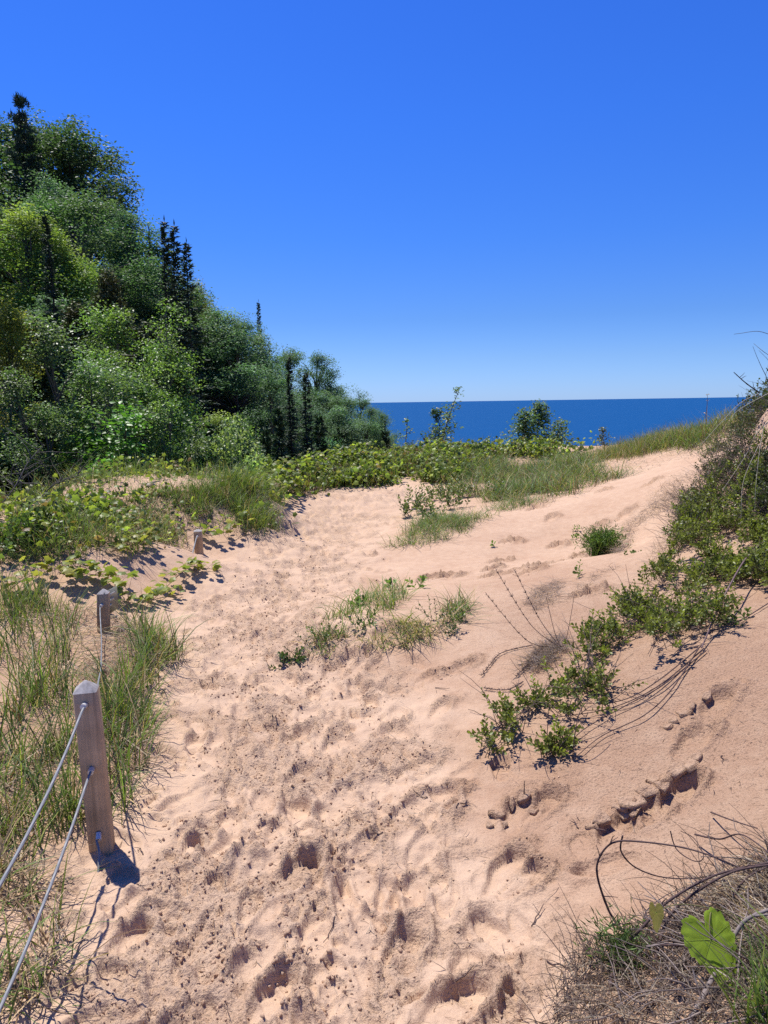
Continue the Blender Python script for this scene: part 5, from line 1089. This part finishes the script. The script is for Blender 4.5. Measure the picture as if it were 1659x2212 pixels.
# bare pale branches in the dark hollow
def bare(pts3, r, label, n=26, sp=.6, L=(.25, .7)):
    p = spline([air(*q) for q in pts3], 24); mb = MB(); tube(mb, p, np.linspace(r, r * .35, 24), 6, (.10, .09, .08), False)
    for k in range(n):
        i = rng.integers(4, 23); d = unit(p[min(i + 1, 23)] - p[i] + rng.normal(0, sp * .07, 3)); q = p[i]; ch = [q]; l = rng.uniform(*L)
        d = unit(d + rdir(1)[0] * sp)
        for j in range(4): d = unit(d + rng.normal(0, .22, 3)); q = q + d * l / 4; ch.append(q)
        tube(mb, ch, np.linspace(r * .4, r * .1, 5), 4, (.11, .10, .085), False)
    tag(mb.build('bare_branch', M_bark), label, 'branch', 'leafless branches in the dark hollow')
bare([(-30, 1130, 7.2), (30, 1055, 7.4), (60, 1000, 7.6), (95, 960, 7.8)], .010, 'leafless grey branch rising highest in the dark hollow')
bare([(-30, 1100, 7.0), (70, 1085, 7.4), (120, 1045, 7.7), (190, 1020, 8.0)], .009, 'leafless branch fanning sideways over the dark hollow')
bare([(-30, 1170, 6.6), (30, 1140, 6.9), (90, 1130, 7.1), (130, 1120, 7.4)], .008, 'lowest leafless branch just above the grassy dune edge')
# trailing vines near the posts: every leaf apart
def vine(pts, label, nl, size, seed, h=.05):
    r_ = np.random.default_rng(seed); pp = np.array([ga(x, y, hh) for x, y, hh in pts]); p = spline(pp, 40); p[:, 2] = np.maximum(p[:, 2], H(p[:, 0], p[:, 1]) + .006)
    o = thing('grapevine', label, 'vine', tuple(p[0]), 'grapevines trailing over the sand by the posts'); mb = MB(); tube(mb, p - p[0], np.linspace(.004, .002, 40), 5, (.12, .085, .06), False)
    lm = []
    for k in range(3):
        m_ = MB(); m_.add(VLV, VLF, np.array(VC[k]) * (1, .97, 1)); lm.append(m_.mesh('vine_leaf', M_vine))
    for k in range(nl):
        i = r_.integers(2, 40); q = p[i] + r_.normal(0, 1, 3) * [.05, .05, 0] + [0, 0, r_.uniform(.02, .09)]; q[2] = max(q[2], float(H(q[0], q[1])) + .02)
        tube(mb, [p[i] - p[0], (p[i] + q) / 2 - p[0] + [0, 0, .01], q - p[0]], .0012, 3, (.16, .13, .06), False)
        lo = bpy.data.objects.new('leaf', lm[r_.integers(3)]); col.objects.link(lo); lo.parent = o; lo.location = q - p[0]
        d = r_.normal(0, 1, 3) * [1, 1, .3]; nn = r_.normal(0, .45, 3) + [-.2, .1, 1]; M = frames(np.array([d]), np.array([nn]))[0]
        lo.rotation_euler = Matrix(M.tolist()).to_euler(); s = size * r_.uniform(.6, 1.2); lo.scale = (s, s, s)
    mb.build('stem', M_twig, o)
vine([(440, 1238, .03), (415, 1235, .05), (385, 1262, .07), (355, 1288, .06), (318, 1318, .03)], 'grapevine trailing from the far post down towards the grass', 42, .075, 1)
vine([(395, 1290, .02), (350, 1300, .03), (300, 1312, .03), (255, 1310, .05)], 'grapevine lying on bare sand at the foot of the sign post', 26, .075, 2)
vine([(250, 1275, .1), (262, 1290, .12), (240, 1310, .1), (270, 1335, .05)], 'grapevine clump growing right beside the sign plate', 22, .09, 3)
vine([(20, 1285, .03), (60, 1262, .05), (110, 1255, .08), (160, 1250, .1), (210, 1245, .05)], 'grapevine on the pale sand edge before the dark hollow', 34, .085, 4)
vine([(130, 1265, .1), (160, 1280, .12), (190, 1268, .1), (235, 1262, .05)], 'leafy grapevine mound uphill of the sign post', 40, .08, 5)
vine([(420, 1238, .02), (450, 1235, .02), (480, 1240, .02)], 'short vine end beside the base of the far post', 10, .07, 6)
vine([(430, 1170, .05), (480, 1168, .08), (520, 1150, .1), (545, 1120, .1)], 'dark leafy vine on the dune flank beyond the far post', 36, .085, 7)
vine([(240, 1205, .05), (290, 1195, .08), (330, 1180, .1)], 'grapevine on the sandy dune flank above the sign post', 26, .085, 8)
# twigs scattered on the sand
TW = 'small dry twigs scattered on the sand'
tws = [(1120, 1440, 'T-shaped dark twig on the slope between mound and shrubs'), (940, 1490, 'forked twig upright in the footprints below the mound'), (925, 1730, 'twig beside the crumbled track in the middle'), (985, 1755, 'small twig at the edge of the crumbled track'), (310, 1850, 'branched twig beside the nearest post'), (235, 2080, 'hooked twig at the foot of the cable shadows'), (370, 1680, 'twig at the edge of the grass beside the path'),
       (830, 1800, 'two crossed bits of twig on the path'), (1150, 2015, 'pale twig with a small knot on the smooth slope'), (1180, 2080, 'long twig left of the dry bank'), (1250, 1790, 'short twig on the crusted slope'), (1400, 1700, 'dark twig chip on the right-hand slope'), (985, 2130, 'thin seed twig standing near the deepest footprint'), (640, 2060, 'little twig in the trampled path'), (730, 1990, 'tiny straight twig in the trampled path'), (1560, 1640, 'small dark twig high on the crusted slope'), (300, 1930, 'thin dry stalk lying near the cable shadows')]
for px, py, lab in tws:
    b = G(px, py); mb = MB(); a = rng.uniform(0, 6.28); L = rng.uniform(.04, .10); d = np.array([math.cos(a), math.sin(a), .1])
    p = b + d * np.linspace(0, L, 6)[:, None] + rng.normal(0, .003, (6, 3)); p[:, 2] = H(p[:, 0], p[:, 1]) + .003 + .5 * np.abs(rng.normal(0, .012)) * np.linspace(0, 1, 6); tube(mb, p, np.linspace(.0022, .001, 6), 5, VB)
    if rng.random() < .6:
        q = p[3] + np.array([math.cos(a + 1), math.sin(a + 1), .25]) * L * .4; tube(mb, [p[3], q], [.0014, .0008], 4, VB)
    tag(mb.build('twig', M_twig), lab, 'twig', TW)
# broken slabs of crusted sand beside the tracks on the right slope
cs = np.random.default_rng(12)
for px, py, r_ in [(1335, 1752, .038), (1362, 1735, .045), (1395, 1728, .05), (1425, 1712, .035), (1300, 1778, .04), (1275, 1795, .03), (1345, 1775, .028), (1410, 1690, .03), (1455, 1672, .045), (1485, 1660, .05), (1500, 1648, .03), (1380, 1762, .025),
                   (1455, 1560, .03), (1480, 1548, .035), (1500, 1530, .03), (1440, 1575, .025), (1525, 1512, .03), (1075, 1765, .03), (1105, 1755, .035), (1130, 1742, .028), (1060, 1785, .022), (1150, 1760, .025), (1090, 1790, .02)]:
    b = G(px, py); k = cs.integers(6, 10); a = np.sort(cs.uniform(0, 6.28, k)); rd = r_ * cs.uniform(.6, 1.1, k); mb = MB()
    ring = np.stack([np.cos(a) * rd * 1.25, np.sin(a) * rd * .8], 1); tk = cs.uniform(.008, .016)
    v = [(x, y, -tk) for x, y in ring * 1.02] + [(x, y, tk * .35 + cs.normal(0, .0015)) for x, y in ring] + [(x, y, tk * .55 + cs.normal(0, .002)) for x, y in ring * .72] + [(0, 0, tk * .6)]
    f4 = [[i + j * k, (i + 1) % k + j * k, (i + 1) % k + (j + 1) * k, i + (j + 1) * k] for j in (0, 1) for i in range(k)]; f3 = [[2 * k + i, 2 * k + (i + 1) % k, 3 * k] for i in range(k)]
    v = np.array(v); mb.add(v, f4, (.45, 0, 1)); mb.f.setdefault(3, []).append(np.array(f3)); o = mb.build('crust_slab', M_sand)
    o.location = b + np.array([0, 0, .006]); e = .03; nx = -(float(H(b[0] + e, b[1])) - float(H(b[0] - e, b[1]))) / (2 * e); ny = -(float(H(b[0], b[1] + e)) - float(H(b[0], b[1] - e))) / (2 * e)
    nv = Vector((np.clip(nx, -.5, .5) + cs.normal(0, .14), np.clip(ny, -.5, .5) + cs.normal(0, .14), 1)); q_ = nv.to_track_quat('Z', 'Y'); o.rotation_euler = (q_ @ Matrix.Rotation(R(cs.uniform(15, 60)), 3, 'Z').to_quaternion()).to_euler()
    w_ = ('by the deep track nearest the dead vine loop' if py > 1640 and px > 1200 else 'by the high track under the shrub runners' if px > 1200 else 'by the crumbled track near the upright dark stick')
    tag(o, 'cracked slab of damp sand crust ' + w_, 'sand slab', 'sand crust slabs ' + w_, 'thing')
# bits of stalk, dark ones painting shadow spots, and sand crumbs from the prints
g = MB(); pts = np.concatenate([scatter(poly_world([(150, 2212), (330, 1500), (500, 1250), (760, 1250), (950, 1500), (1250, 2212)]), 1500), scatter(poly_world([(1000, 1500), (1100, 1700), (1250, 2100), (1659, 1800), (1659, 1500), (1300, 1600)]), 160)])
litterblades(g, pts, (.008, .06), [BROWN, VB, GREYS, VB], .006, (.0006, .0016)); stuff(g, 'litter_shadow_spots', 'tiny bits of dry stalk strewn over the path, dark ones painted as shadow spots')
OCT = np.array([[1, 0, 0], [-1, 0, 0], [0, 1, 0], [0, -1, 0], [0, 0, 1], [0, 0, -1.]]); 
def clod_shape(r_):
    v = OCT; f = [[0, 2, 4], [2, 1, 4], [1, 3, 4], [3, 0, 4], [2, 0, 5], [1, 2, 5], [3, 1, 5], [0, 3, 5]]; vs = [tuple(q) for q in v]; nf = []; mid = {}
    def md(i, j):
        k = (min(i, j), max(i, j))
        if k not in mid: q = (np.array(vs[i]) + np.array(vs[j])); mid[k] = len(vs); vs.append(tuple(q / np.linalg.norm(q)))
        return mid[k]
    for a, b, c in f: x, y, z = md(a, b), md(b, c), md(c, a); nf += [[a, x, z], [b, y, x], [c, z, y], [x, y, z]]
    return np.array(vs) * r_.uniform(.6, 1.15, (len(vs), 1)), nf
g = MB(); cr = np.random.default_rng(4); shapes = [clod_shape(cr) for _ in range(6)]
def crumbs(x, y, n, spread, smin, smax, skew=2.5):
    px_ = x + cr.normal(0, spread, n); py_ = y + cr.normal(0, spread, n); s = smin + (smax - smin) * cr.random(n) ** skew
    return np.stack([px_, py_, s], 1)
C_ = []
for (x, y, a, ra, rb, dp) in PRINTS:
    d = math.hypot(x, y)
    if d > 9: continue
    side = -SUN_DIR * 0 + np.array([math.cos(a), math.sin(a)]) * -ra
    big = ra > .143
    C_.append(crumbs(x + side[0] * .9, y + side[1] * .9, int((46 if big else 8) * (1.2 if d < 5 else .7)), .05, .001, .011 if big else .006, 3.5))
    th_ = cr.uniform(0, 6.28, 10); q = np.stack([x + math.cos(a) * np.cos(th_) * ra * 1.15 - math.sin(a) * np.sin(th_) * rb * 1.25, y + math.sin(a) * np.cos(th_) * ra * 1.15 + math.cos(a) * np.sin(th_) * rb * 1.25, .001 + .007 * cr.random(10) ** 3], 1); C_.append(q)
for k in range(90):
    s = cr.uniform(2, 60); i = int(s); C_.append(crumbs(PS[i, 0] + cr.normal(0, .5) * PW[i], PS[i, 1] + cr.normal(0, .15), 50, .045, .001, .010, 3.5))
ab = poly_world([(150, 2212), (330, 1500), (450, 1300), (760, 1300), (960, 1500), (1250, 2212)]); q = scatter(ab, 3000); C_.append(np.stack([q[:, 0], q[:, 1], .0008 + .004 * cr.random(len(q)) ** 3], 1))
C_ = np.concatenate(C_)
_i = np.clip(np.searchsorted(rr, np.hypot(C_[:, 0], C_[:, 1] + 1)), 0, NR - 1); _j = np.clip(np.searchsorted(th, np.arctan2(C_[:, 0], C_[:, 1] + 1)), 0, NT - 1)
C_ = C_[cr.random(len(C_)) < .12 + .88 * CRUMBLE[_i, _j]]; z = H(C_[:, 0], C_[:, 1]) + C_[:, 2] * .12; sid = cr.integers(0, 6, len(C_))
for k in range(6):
    m_ = sid == k; Pn = np.stack([C_[m_, 0], C_[m_, 1], z[m_]], 1); M = frames(rdir(len(Pn)), rdir(len(Pn))) * C_[m_, 2][:, None, None] * cr.uniform(.5, 1.25, (len(Pn), 1, 3))
    bg = C_[m_, 2] > .0045
    g.inst(shapes[k][0], shapes[k][1], M[bg], Pn[bg], np.array([.5, .0, .3])); g.inst(OCT * 1.0, [[0, 2, 4], [2, 1, 4], [1, 3, 4], [3, 0, 4]], M[~bg], Pn[~bg], np.array([.5, .0, .3]))
stuff(g, 'sand_crumbs', 'damp sand crumbs kicked out of the footprints', M_sand)
seen_ = {o.data.name: o.data for o in scn.objects if o.type == 'MESH'}
print('UNIQUE TRIS', sum(sum(len(p.vertices) - 2 for p in m.polygons) if len(m.polygons) < 3000 else len(m.loops) - 2 * len(m.polygons) for m in seen_.values()))
print('crumbs', len(C_), 'tris total', sum(len(o.data.polygons) for o in scn.objects if o.type == 'MESH'))
